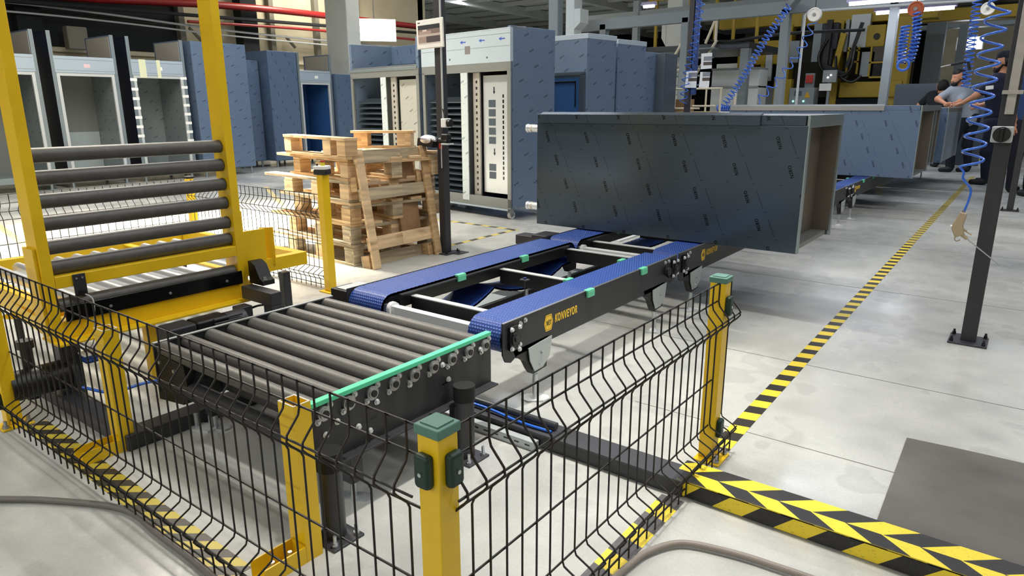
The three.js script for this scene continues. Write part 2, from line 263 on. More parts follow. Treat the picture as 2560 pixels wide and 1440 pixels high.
{ // cable duct on the floor: bare left part, taped right part
  const t = thing('cable_duct', 'low anthracite cable duct on the floor, passing under the conveyor and fence', 'cable duct', [0, 0, 0]);
  mesh('duct_lid', RE(-2.3, -0.68, 0.044, 0.052, -1.8, -1.705, 0.002), M.anthraciteSat, t);
  mesh('duct_wall', [RE(-2.3, -0.68, 0, 0.046, -1.715, -1.708, 0.002), RE(-2.3, -0.68, 0, 0.046, -1.797, -1.79, 0.002)], M.anthracite, t);
  const s = thing('taped_duct', 'floor duct cover wrapped in bold yellow and black hazard tape', 'cable duct', [0, 0, 0]);
  mesh('tape_front', X([[-0.69, 0.004], [0.62, 0.004], [0.62, 0.05], [-0.69, 0.05]], 0.01, M4(0, 0, -1.722)), hazard(1.1, 0.17, '#f0d52c', '#161413'), s);
  mesh('tape_top', RE(-0.7, 0.62, 0.046, 0.0535, -1.77, -1.712, 0.002), hazard(-1.3, 0.17, '#f4da34', '#1d1b1a'), s);
  mesh('tape_rear', RE(-0.72, 0.62, 0.045, 0.0525, -1.835, -1.77, 0.002), hazard(1.2, 0.17, '#f4da34', '#24211f'), s, false, 0.085, 0);
  mesh('duct_body', E(-0.69, 0.62, 0, 0.046, -1.83, -1.724), M.anthracite, s);
}
{
  const s = new THREE.Shape([[-0.2, -1.72], [0.75, -1.66], [0.75, -2.62], [0.108, -2.535], [-0.06, -2.525], [-0.216, -2.51]].map(p => new THREE.Vector2(p[0], -p[1])));
  const g = new THREE.ExtrudeGeometry(s, { depth: 0.005, bevelEnabled: false }).rotateX(-Math.PI / 2);
  single('floor_mat', g, M.mat, 'large grey rubber floor mat lying at the right beside the taped duct', 'mat');
}
single('air_hose', T([[-0.72, 0.012, -1.02], [-0.665, 0.012, -1.2], [-0.652, 0.012, -1.32], [-0.637, 0.012, -1.405], [-0.587, 0.012, -1.487], [-0.494, 0.012, -1.522], [-0.38, 0.012, -1.539], [-0.2, 0.012, -1.54], [0.1, 0.012, -1.47], [0.3, 0.012, -1.3]], 0.0085, 90, 10), std(0x8f857b, 0.5), 'pale grey hose curving on the floor in front of the right fence', 'hose');
single('power_cable', T([[-2.9, 0.01, -0.1], [-2.5, 0.01, -0.33], [-2.243, 0.01, -0.506], [-2.146, 0.01, -0.574], [-1.979, 0.01, -0.667], [-1.865, 0.01, -0.703], [-1.701, 0.01, -0.699], [-1.456, 0.01, -0.694], [-1.2, 0.01, -0.66], [-0.9, 0.01, -0.5], [-0.6, 0.01, -0.3]], 0.009, 110, 10), std(0x6d6862, 0.5), 'dark grey cable lying on the floor in front of the left fence', 'cable');
// ---------------------------------------------------------------- mesh fences
function wirePath(b = 1) { // one upright wire with its two folds, out along +z
  return [[0, 0.588, 0], [0, 0.56, 0], [0, 0.53, 0], [0, 0.515, 0.004 * b], [0, 0.484, 0.032 * b], [0, 0.474, 0.036 * b], [0, 0.464, 0.033 * b], [0, 0.437, 0.006 * b], [0, 0.425, 0], [0, 0.40, 0], [0, 0.30, 0], [0, 0.16, 0], [0, 0.125, 0], [0, 0.116, 0.005 * b], [0, 0.095, 0.048 * b], [0, 0.088, 0.053 * b], [0, 0.081, 0.052 * b], [0, 0.068, 0.039 * b], [0, 0.058, 0.036 * b], [0, 0.05, 0.036 * b], [0, 0.005, 0.036 * b]];
}
const wireGeo = flat(T(wirePath(1), 0.0025, 44, 6, false, 0.25)), wireGeoBack = flat(T(wirePath(-1), 0.0025, 44, 6, false, 0.25));
function fencePanel(label, [x, z], ry, n, x0, len, back = false) {
  const t = thing('mesh_fence_panel', label, 'fence', [x, 0, z], ry), s = back ? -1 : 1;
  for (let i = 0; i < n; i++) { const m = new THREE.Mesh(back ? wireGeoBack : wireGeo, M.wire); m.name = 'upright_wire'; m.position.x = x0 + i * 0.05; m.castShadow = m.receiveShadow = true; t.add(m); }
  for (const [y, dz] of [[0.584, -0.005], [0.53, -0.005], [0.474, 0.031], [0.428, -0.005], [0.275, -0.005], [0.122, -0.005], [0.088, 0.048], [0.062, 0.032], [0.028, 0.031]])
    mesh('cross_wire', C(0.0025, len, len / 2, y, dz * s, 'x', 8), M.wire, t);
}
fencePanel('low black mesh fence panel along the front, before the roller table', [-2.79, -0.737], 0, 41, 0.005, 2.045);
fencePanel('low black mesh fence panel on the right, running towards the yellow post', [-0.705, -0.742], Math.PI / 2, 27, 0.019, 1.335);
fencePanel('far mesh fence panel between the corner post and emergency stop', [-4.98, -2.63], 0, 32, 0.01, 1.58);
fencePanel('far mesh fence panel behind the lift frame rollers', [-5.07, -1.2], Math.PI / 2, 29, 0.01, 1.44, true);

function fencePost(label, x, z, h, clips, capMat, plate) {
  const t = thing('fence_post', label, 'post', [x, 0, z]);
  mesh('post_tube', RE(-0.024, 0.024, 0.008, h, -0.024, 0.024, 0.003), M.yellow, t);
  mesh('post_cap', [RE(-0.028, 0.028, h - 0.014, h + 0.004, -0.028, 0.028, 0.003), RE(-0.02, 0.02, h + 0.003, h + 0.0065, -0.02, 0.02, 0.001)], capMat, t);
  for (const [cx, cy, cz, ax] of clips) {
    const c = mesh('wire_clip', ax === 'x' ? RE(cx - 0.004, cx + 0.016, cy - 0.032, cy + 0.03, cz - 0.017, cz + 0.017, 0.008) : RE(cx - 0.017, cx + 0.017, cy - 0.032, cy + 0.03, cz - 0.004, cz + 0.016, 0.008), M.green, t);
    mesh('clip_screw', ax === 'x' ? C(0.004, 0.004, cx + 0.016, cy - 0.004, cz, 'x', 6) : C(0.004, 0.004, cx, cy - 0.004, cz + 0.016, 'z', 6), M.zinc, c);
  }
  if (plate) { const p = mesh('base_plate', RE(-0.03, 0.055, 0, 0.008, -0.05, 0.05, 0.003), M.yellow, t); for (const [bx, bz] of [[0.04, -0.035], [0.04, 0.035]]) mesh('anchor_bolt', [C(0.006, 0.03, bx, 0.02, bz, 'y', 8), C(0.011, 0.01, bx, 0.012, bz, 'y', 6)], M.steel, p); }
  return t;
}
fencePost('yellow corner post with green cap where the front and right fences meet', -0.721, -0.746, 0.598, [[-0.004, 0.525, 0.024, 'z'], [0.024, 0.525, -0.006, 'x']], M.greenCap, true);
fencePost('yellow post with green cap at the far end of the right fence', -0.712, -1.985, 0.60, [[0.024, 0.515, 0.0, 'x'], [0.024, 0.11, -0.006, 'x']], M.greenCap, true);
fencePost('yellow post with base plate at the left end of the front fence', -2.80, -0.72, 0.60, [[0.0, 0.1, 0.024, 'z']], M.greenCap, true);
fencePost('small yellow post behind the lift frame rollers, dark cap', -5.05, -2.66, 0.60, [], M.black, false);

{ // emergency stop on its post
  const t = thing('control_post', 'yellow square post carrying the emergency stop box by the pallets', 'post', [-3.365, 0, -2.585]);
  mesh('post_tube', RE(-0.026, 0.026, 0.008, 0.715, -0.026, 0.026, 0.003), M.yellow, t);
  mesh('base_plate', RE(-0.05, 0.05, 0, 0.008, -0.05, 0.05, 0.003), M.yellow, t);
  const e = thing('emergency_stop', 'grey emergency stop box with red button on top of the yellow post', 'emergency stop', [-3.365, 0.715, -2.585], 0.45);
  mesh('box_base', RE(-0.04, 0.04, 0, 0.03, -0.036, 0.036, 0.005), M.black, e);
  mesh('box_cover', RE(-0.041, 0.041, 0.03, 0.052, -0.037, 0.037, 0.006), M.white, e);
  const bt = mesh('button_collar', C(0.013, 0.02, 0.006, 0.062, 0, 'y', 16), std(0xd8c832, 0.5), e);
  mesh('red_button', C(0.015, 0.01, 0.006, 0.077, 0, 'y', 16, 0.012), M.redBright, bt);
  mesh('indicator', C(0.006, 0.012, -0.025, 0.057, 0.01, 'y', 10), M.black, e);
}
// yellow angle brackets (upright tube on a foot tube)
function angleStand(label, x, z) {
  const t = thing('floor_bracket', label, 'bracket', [x, 0, z], 0, undefined);
  const h = 0.42, a = 0.031, b = 0.024;
  mesh('upright_tube', X([[-a, -b], [a, -b], [a, b], [-a, b]], h, M4(0, 0, 0, -Math.PI / 2), [[[-a + 0.004, -b + 0.004], [-a + 0.004, b - 0.004], [a - 0.004, b - 0.004], [a - 0.004, -b + 0.004]]]), M.yellow, t);
  mesh('cut_edge', X([[-a, -b], [a, -b], [a, b], [-a, b]], 0.0015, M4(0, h, 0, -Math.PI / 2), [[[-a + 0.004, -b + 0.004], [-a + 0.004, b - 0.004], [a - 0.004, b - 0.004], [a - 0.004, -b + 0.004]]]), M.whiteWarm, t);
  mesh('foot_channel', X([[-a, 0], [a, 0], [a, 0.045], [a - 0.004, 0.045], [a - 0.004, 0.004], [-a + 0.004, 0.004], [-a + 0.004, 0.045], [-a, 0.045]], 0.115, M4(0, 0, 0.0235)), M.yellow, t);
  for (const dz of [0.05, 0.1]) mesh('anchor_bolt', [C(0.006, 0.03, 0, 0.019, dz, 'y', 8), C(0.011, 0.008, 0, 0.009, dz, 'y', 6)], M.zinc, t);
}
angleStand('yellow hollow angle bracket standing by the near corner of the roller table', -1.335, -0.894);
angleStand('yellow hollow angle bracket standing left of the roller table by the lift frame', -2.297, -0.878);
// stub posts before the roller table
function stub(label, x, z) {
  const t = thing('bumper_post', label, 'post', [x, 0, z]);
  mesh('tube', C(0.031, 0.205, 0, 0.108, 0, 'y', 24), M.anthraciteSat, t);
  mesh('rubber_cap', C(0.035, 0.05, 0, 0.226, 0, 'y', 28), M.rubber, t);
  const p = mesh('base_plate', RE(-0.045, 0.06, 0, 0.007, -0.05, 0.05, 0.002), M.anthraciteSat, t);
  for (const [a, b] of [[0.045, -0.035], [0.045, 0.035], [-0.03, 0.04]]) mesh('anchor_bolt', [C(0.005, 0.035, a, 0.02, b, 'y', 8), C(0.009, 0.008, a, 0.011, b, 'y', 6)], M.zinc, p);
}
stub('dark round bumper post behind the front fence, near corner of the table', -1.337, -0.983);
stub('dark round bumper post behind the yellow corner post', -1.34, -1.514);

// ---------------------------------------------------------------- roller table
{
  const x0 = -2.235, x1 = -1.395, z0 = -1.718, z1 = -0.985, yT = 0.361;
  const t = thing('roller_table', 'roller conveyor table with dark grey rollers and a mint green edge strip', 'conveyor', [0, 0, 0]);
  const sp = mesh('side_plate', [RE(x1 - 0.006, x1, 0.18, yT - 0.008, z0, z1, 0.001), RE(x1 - 0.006, x1 + 0.032, 0.176, 0.182, z0, z1, 0.001)], M.anthracite, t);
  mesh('slot', [B(0.001, 0.004, 0.07, x1 + 0.0004, 0.245, -1.165), B(0.001, 0.004, 0.055, x1 + 0.0004, 0.252, -1.5), B(0.001, 0.014, 0.004, x1 + 0.0004, 0.285, -1.675)], M.blackGloss, sp);
  for (const [z, y] of [[-1.06, 0.285], [-1.02, 0.262], [-1.2, 0.292], [-1.33, 0.3], [-1.475, 0.318], [-1.66, 0.316], [-1.69, 0.323], [-1.17, 0.215], [-1.5, 0.262], [-1.13, 0.243]]) mesh('bolt', bolt(0.0068, 0.007, x1 + 0.002, y, z, 'x'), M.pad, sp);
  for (const z of [-1.06, -1.22, -1.4, -1.58]) mesh('flange_bolt', bolt(0.006, 0.005, x1 + 0.02, 0.184, z, 'y'), M.anthraciteSat, sp);
  mesh('edge_strip', RE(x1 - 0.02, x1 + 0.003, yT - 0.012, yT + 0.002, z0, z1 + 0.004, 0.002), M.mint, t);
  mesh('rear_side_plate', RE(x0, x0 + 0.006, 0.18, yT - 0.012, z0, z1, 0.001), M.anthracite, t);
  mesh('rear_edge', RE(x0 - 0.004, x0 + 0.01, yT - 0.014, yT - 0.008, z0, z1, 0.001), M.steel, t);
  mesh('under_tray', RE(x0 + 0.006, x1 - 0.006, 0.25, 0.262, z0 + 0.01, z1 - 0.14, 0.001), M.anthracite, t);
  for (let i = 0; i < 9; i++) {
    const z = -1.018 - i * 0.083;
    const r = mesh('roller', C(0.026, x1 - x0 - 0.026, (x0 + x1) / 2 - 0.002, yT - 0.036, z, 'x', 28), M.sleeve, t);
    mesh('roller_hub', C(0.02, 0.012, x0 + 0.012, yT - 0.036, z, 'x', 16), M.zinc, r);
    const h = mesh('bearing', [C(0.0205, 0.008, x1 + 0.004, yT - 0.036, z, 'x', 20), C(0.0155, 0.006, x1 + 0.009, yT - 0.036, z, 'x', 18), ...[[0.018, -0.021], [-0.018, 0.021]].map(([a, b]) => C(0.0095, 0.006, x1 + 0.003, yT - 0.036 + a, z + b, 'x', 12))], M.steel, t);
    mesh('bearing_core', [C(0.010, 0.008, x1 + 0.011, yT - 0.036, z, 'x', 14)], M.black, h);
    for (const [a, b] of [[0.018, -0.021], [-0.018, 0.021]]) mesh('bearing_bolt', C(0.0048, 0.007, x1 + 0.008, yT - 0.036 + a, z + b, 'x', 6), M.zinc, h);
  }
  for (const [x, z] of [[x1 - 0.05, -1.14], [x1 - 0.05, -1.6], [x0 + 0.05, -1.14], [x0 + 0.05, -1.6]]) {
    const l = mesh('leg', RE(x - 0.022, x + 0.022, 0.055, 0.185, z - 0.022, z + 0.022, 0.003), M.anthraciteSat, t);
    mesh('spindle', C(0.01, 0.06, x, 0.035, z, 'y', 10), M.zinc, l);
    mesh('foot_pad', X([[-0.045, -0.02], [0.045, -0.02], [0.055, 0], [0.045, 0.02], [-0.045, 0.02], [-0.055, 0]], 0.006, M4(x, 0.0, z, -Math.PI / 2, 0.5)), M.bracket, l);
  }
  for (const z of [-1.14, -1.6]) mesh('cross_beam', RE(x0 + 0.006, x1 - 0.006, 0.185, 0.215, z - 0.02, z + 0.02, 0.003), M.anthracite, t);
  // gear motor box hung under the left end
  const mb = mesh('drive_guard', X([[0, 0], [0.16, 0.02], [0.2, 0.1], [0.19, 0.16], [0, 0.17]], 0.16, M4(x0 - 0.01, 0.15, -1.15)), M.guard, t);
  mesh('guard_bolt', [C(0.006, 0.006, x0 + 0.03, 0.29, -0.987, 'z', 8), C(0.006, 0.006, x0 + 0.12, 0.28, -0.987, 'z', 8)], M.zinc, mb);
  mesh('return_roller', C(0.026, 0.66, (x0 + x1) / 2 + 0.05, 0.225, -1.01, 'x', 20), M.anthracite, t);
  mesh('drive_chain', T([[x1 - 0.02, 0.33, -0.99], [x1 - 0.015, 0.28, -0.978], [x1 - 0.02, 0.24, -0.985], [x1 - 0.03, 0.27, -1.0]], 0.005, 20, 6), M.blackGloss, t);
}
// base frame on the floor under the table and lift
{
  const t = thing('floor_frame', 'dark steel floor frame under the roller table and lift frame', 'frame', [0, 0, 0]);
  mesh('cross_tube', RE(-2.33, -2.25, 0.0, 0.055, -1.76, -0.87, 0.004), M.anthraciteSat, t);
  mesh('long_tube', RE(-3.0, -2.33, 0.0, 0.055, -0.94, -0.87, 0.004), M.anthraciteSat, t);
  mesh('rear_tube', RE(-3.0, -2.33, 0.0, 0.055, -1.74, -1.66, 0.004), M.anthraciteSat, t);
  const p = mesh('foot_plate', X([[-0.02, 0], [0.02, -0.015], [0.075, 0.01], [0.08, 0.04], [0.04, 0.06], [-0.02, 0.03]], 0.008, M4(-2.245, 0, -1.09, -Math.PI / 2)), M.pad, t);
  mesh('anchor_bolt', [C(0.008, 0.05, -2.24, 0.03, -1.1, 'y', 8), C(0.008, 0.05, -2.19, 0.03, -1.125, 'y', 8)], M.zinc, p);
}
single('air_line', T([[-2.72, 0.09, -0.93], [-2.6, 0.085, -0.98], [-2.5, 0.12, -1.06], [-2.42, 0.135, -1.1], [-2.3, 0.12, -1.15], [-2.29, 0.12, -1.2], [-2.27, 0.14, -1.35], [-2.27, 0.1, -1.6]], 0.006, 60, 8), M.blueHose, 'thin blue air line sagging under the lift frame', 'air line');
// ---------------------------------------------------------------- lift frame with its roller bed
{
  const xf = -2.75, t = thing('roller_lift', 'tall yellow lift frame with grey cross rollers standing left of the roller table', 'lift frame', [0, 0, 0]);
  for (const [za, zb, o] of [[-0.911, -0.873, 1], [-1.662, -1.624, -1]]) {
    const p = mesh('upright', RE(xf - 0.098, xf, 0.272, 1.95, za, zb, 0.003), M.yellow, t);
    mesh('stiffener', o > 0 ? RE(xf - 0.105, xf - 0.012, 0.3, 0.62, zb, zb + 0.012, 0.002) : RE(xf - 0.105, xf - 0.012, 0.3, 0.66, za - 0.012, za, 0.002), M.yellow, p);
  }
  mesh('lower_bar', RE(xf - 0.09, xf, 0.468, 0.513, -1.624, -0.911, 0.003), M.yellow, t);
  [0.94, 0.862, 0.78, 0.70, 0.614, 0.541].forEach(y => {
    const r = mesh('frame_roller', C(0.0265, 0.709, xf - 0.045, y, -1.2675, 'z', 28), M.sleeve, t);
    mesh('roller_end', [C(0.012, 0.012, xf - 0.045, y, -0.917, 'z', 12), C(0.012, 0.012, xf - 0.045, y, -1.618, 'z', 12)], M.zinc, r);
  });
  mesh('low_roller', C(0.0265, 0.7, xf - 0.034, 0.398, -1.267, 'z', 28), M.sleeve, t);
  const bp = mesh('guard_plate', RE(xf - 0.004, xf + 0.005, 0.342, 0.4, -1.637, -0.925, 0.002), M.blackGloss, t);
  for (const z of [-1.08, -1.31, -1.56]) mesh('bolt', bolt(0.0045, 0.005, xf + 0.007, 0.368, z, 'x'), M.zinc, bp);
  mesh('base_channel', [RE(xf - 0.1, xf - 0.006, 0.276, 0.342, -1.69, -0.88, 0.003), RE(xf - 0.1, xf + 0.055, 0.268, 0.277, -1.72, -0.87, 0.002)], M.yellow, t);
  mesh('gusset', RE(xf - 0.016, xf - 0.006, 0.37, 0.569, -1.775, -1.662, 0.002), M.yellow, t);
  mesh('gusset_flange', B(0.008, 0.175, 0.062, xf - 0.032, 0.48, -1.80, 0, -0.75, 0), M.yellow, t);
  const sb = mesh('sensor_bracket', RE(xf, xf + 0.006, 0.43, 0.512, -1.01, -0.967, 0.002), M.anthracite, t);
  mesh('sensor', C(0.011, 0.03, xf + 0.012, 0.44, -0.988, 'x', 14), M.black, sb);
  mesh('sensor_screw', [C(0.0035, 0.004, xf + 0.008, 0.497, -0.978, 'x', 8), C(0.0035, 0.004, xf + 0.008, 0.497, -0.998, 'x', 8)], M.zinc, sb);
  mesh('sensor_cable', T([[xf + 0.02, 0.44, -0.99], [xf + 0.05, 0.42, -1.005], [xf + 0.055, 0.36, -1.0], [xf + 0.03, 0.25, -0.99], [xf - 0.03, 0.2, -0.97]], 0.0028, 30, 6), M.lightGrey, sb);

  const b = thing('roller_bed', 'low yellow framed bed of shiny chrome rollers behind the lift frame', 'conveyor', [0, 0, 0]);
  const yr = 0.362;
  mesh('end_bar', RE(xf - 0.06, xf - 0.017, 0.362, 0.424, -2.0, -1.664, 0.003), M.yellow, b);
  mesh('side_bar', RE(-3.86, xf - 0.06, 0.362, 0.424, -2.0, -1.955, 0.003), M.yellow, b);
  mesh('side_bar', RE(-3.86, xf - 0.12, 0.33, 0.372, -0.965, -0.92, 0.003), M.yellow, b);
  mesh('end_bar', RE(-3.9, -3.86, 0.33, 0.4, -2.0, -0.92, 0.003), M.yellow, b);
  mesh('cross_strip', RE(-3.86, -2.86, 0.38, 0.388, -1.665, -1.63, 0.001), M.yellow, b);
  for (let i = 0; i < 11; i++) { if (i === 7) continue; const r = mesh('chrome_roller', C(0.0245, 0.94, -3.355, yr, -1.04 - i * 0.085, 'x', 24), M.chrome, b); mesh('axle', C(0.007, 1.0, -3.355, yr, -1.04 - i * 0.085, 'x', 8), M.steel, r); }
  for (const [x, z] of [[-2.82, -1.24], [-2.82, -1.9], [-3.8, -0.96], [-3.8, -1.9]]) mesh('leg', RE(x - 0.02, x + 0.02, 0, 0.335, z - 0.02, z + 0.02, 0.003), z > -1.3 && x > -3 ? M.yellow : M.anthraciteSat, b);
  mesh('left_beam', [boxbar(V(-3.62, 0.29, -0.975), V(-2.86, 0.275, -0.93), 0.04, 0.06)], M.yellow, b);

  const m = thing('gear_motor', 'black gear motor under the yellow lift frame, between frame and rollers', 'motor', [-2.53, 0.245, -1.3]);
  mesh('gearbox', RE(-0.05, 0.05, -0.05, 0.055, 0.03, 0.14, 0.01), M.anthracite, m);
  mesh('motor_body', RE(-0.045, 0.045, -0.04, 0.055, -0.11, 0.03, 0.012), M.black, m);
  for (let i = 0; i < 5; i++) mesh('cooling_fin', C(0.006, 0.12, 0.047, -0.02 + i * 0.017, -0.1, 'z', 8), M.anthraciteSat, m);
  mesh('fan_cover', C(0.048, 0.08, 0, 0.006, -0.15, 'z', 20), M.anthraciteSat, m);
  mesh('shaft_cap', C(0.016, 0.008, 0.053, 0.0, 0.09, 'x', 18), M.white, m);
  mesh('mount', RE(-0.06, 0.02, -0.235, -0.05, 0.02, 0.06, 0.003), M.anthraciteSat, m);
  const l = thing('lift_drive', 'black lift drive unit with blue valve behind the left yellow post', 'drive unit', [-2.86, 0, -0.93]);
  mesh('column', RE(-0.0, 0.07, 0, 0.27, -0.04, 0.03, 0.006), M.anthraciteSat, l);
  mesh('motor', C(0.055, 0.2, 0.045, 0.13, 0.1, 'z', 24), M.black, l);
  mesh('motor_flange', C(0.065, 0.02, 0.045, 0.13, 0.0, 'z', 24), M.anthracite, l);
  const vb = mesh('valve_block', RE(0.08, 0.13, 0.17, 0.2, -0.09, -0.03, 0.003), M.belt, l);
  mesh('valve_top', RE(0.075, 0.135, 0.2, 0.208, -0.095, -0.025, 0.002), M.white, vb);
  mesh('cylinder', [C(0.02, 0.22, 0.02, 0.17, 0.12, 'y', 16), C(0.028, 0.03, 0.02, 0.27, 0.12, 'y', 16)], M.anthracite, l);
  mesh('cover_disc', C(0.05, 0.006, -0.5, 0.25, -0.02, 'y', 24), M.yellow, l);
  mesh('disc_post', C(0.015, 0.25, -0.5, 0.125, -0.02, 'y', 12), M.anthraciteSat, l);
  const pv = thing('pivot_support', 'dark square tube support with bearing at the right foot of the lift frame', 'support', [-2.58, 0, -1.63]);
  mesh('arm_tube', RE(-0.13, 0.09, 0.285, 0.342, -0.028, 0.028, 0.004), M.anthraciteSat, pv);
  mesh('post', RE(-0.06, -0.0, 0, 0.285, 0.06, 0.12, 0.004), M.anthraciteSat, pv);
  mesh('end_post', RE(0.03, 0.09, 0, 0.285, -0.028, 0.028, 0.004), M.anthraciteSat, pv);
  mesh('bearing_block', X([[-0.05, 0], [0.05, 0], [0.05, 0.02], [0.03, 0.03], [0.0, 0.085], [-0.03, 0.1], [-0.05, 0.1]], 0.06, M4(-0.1, 0.342, -0.09)), M.black, pv);
  mesh('bearing_bolt', bolt(0.008, 0.012, -0.062, 0.366, -0.05, 'y'), M.zinc, pv);
  mesh('cable', T([[-0.12, 0.2, 0.09], [-0.02, 0.27, 0.02], [0.08, 0.25, -0.06], [0.1, 0.12, -0.04]], 0.005, 24, 6), M.black, pv);
}

// ---------------------------------------------------------------- belt conveyors
function beltLoop(z0, z1, sags, xa, xb, yt = 0.362, R = 0.062) {
  const pts = [], L = [];                                   // closed path in (z, y), front to back along the top
  const zc0 = z0 - R, zc1 = z1 + R, yc = yt - R, yb = yt - 2 * R;
  for (let z = zc0; z > zc1; z -= 0.0062) pts.push([z, yt, 0, 1]);
  for (let a = 0; a < Math.PI; a += 0.1) pts.push([zc1 - R * Math.sin(a), yc + R * Math.cos(a), -Math.sin(a), Math.cos(a)]);
  for (let z = zc1; z < zc0; z += 0.0125) { let d = 0; for (const [sa, sb, k] of sags) if (z < sa && z > sb) d = k * (1 - Math.pow((2 * z - sa - sb) / (sa - sb), 2)); pts.push([z, yb - d, 0, -1]); }
  for (let a = 0; a < Math.PI; a += 0.1) pts.push([zc0 + R * Math.sin(a), yc - R * Math.cos(a), Math.sin(a), -Math.cos(a)]);
  const n = pts.length, pos = [], nor = [], uv = []; let s = 0; L.push(0);
  for (let i = 1; i <= n; i++) { const a = pts[i - 1], b = pts[i % n]; s += Math.hypot(a[0] - b[0], a[1] - b[1]); L.push(s); }
  const q = (A, B2, C2, D, N) => { for (const v of [A, B2, C2, A, C2, D]) { pos.push(v[0], v[1], v[2]); nor.push(...(v[5] || N)); uv.push(v[3], v[4]); } };
  const out = (i, x, th) => { const p = pts[i % n], dip = th ? 0 : (i % 4 === 0 ? -0.0016 : 0); return [x, p[1] + p[3] * (dip - th), p[0] + p[2] * (dip - th), x, L[i], [0, th ? -p[3] : p[3], th ? -p[2] : p[2]]]; };
  const th = 0.011;
  for (let i = 0; i < n; i++) {
    q(out(i, xa, 0), out(i, xb, 0), out(i + 1, xb, 0), out(i + 1, xa, 0));
    q(out(i, xb, th), out(i, xa, th), out(i + 1, xa, th), out(i + 1, xb, th));
    const strip = (x, nx, f) => { const a = out(i, x, 0), b = out(i, x, th), c = out(i + 1, x, th), d = out(i + 1, x, 0); for (const v of [a, b, c, d]) v[5] = [nx, 0, 0]; f ? q(a, b, c, d) : q(d, c, b, a); };
    strip(xa, -1, true); strip(xb, 1, false);
  }
  const g = new THREE.BufferGeometry();
  g.setAttribute('position', new THREE.BufferAttribute(new Float32Array(pos), 3)); g.setAttribute('normal', new THREE.BufferAttribute(new Float32Array(nor), 3)); g.setAttribute('uv', new THREE.BufferAttribute(new Float32Array(uv), 2));
  return g;
}
const font = await new FontLoader().loadAsync('fonts/droid/droid_sans_bold.typeface.json');
const text = (s, size, d, m) => new TextGeometry(s, { font, size, depth: d, curveSegments: 3, bevelEnabled: false }).applyMatrix4(m);
function logo(t, x, y, z, k = 1) {                         // on a face that looks along +x, running away along -z
  const R = M4(x, y, z, 0, Math.PI / 2, 0), S = new THREE.Matrix4().makeScale(0.68 * k, k, 1), at = (dx, dy, dz = 0) => M4(x + dz, y + dy, z - dx, 0, Math.PI / 2, 0).multiply(S);
  const hex = (r, h) => [[-r * 0.62, -h], [r * 0.62, -h], [r, 0], [r * 0.62, h], [-r * 0.62, h], [-r, 0]];
  const amber = M.amber;
  const l = mesh('logo_hexagon', X(hex(0.03 * k, 0.032 * k), 0.0008, R, [hex(0.026 * k, 0.0285 * k)]), amber, t);
  mesh('logo_hexagon_inner', X(hex(0.0235 * k, 0.0265 * k), 0.0008, R), amber, l);
  mesh('logo_letters', text('NET', 0.019, 0.0006, at(-0.0165 * k, -0.0095 * k, 0.0008)), M.black, l);
  mesh('name_letters', text('KONVEYOR', 0.033, 0.0008, at(0.042 * k, -0.010 * k)), amber, t);
}
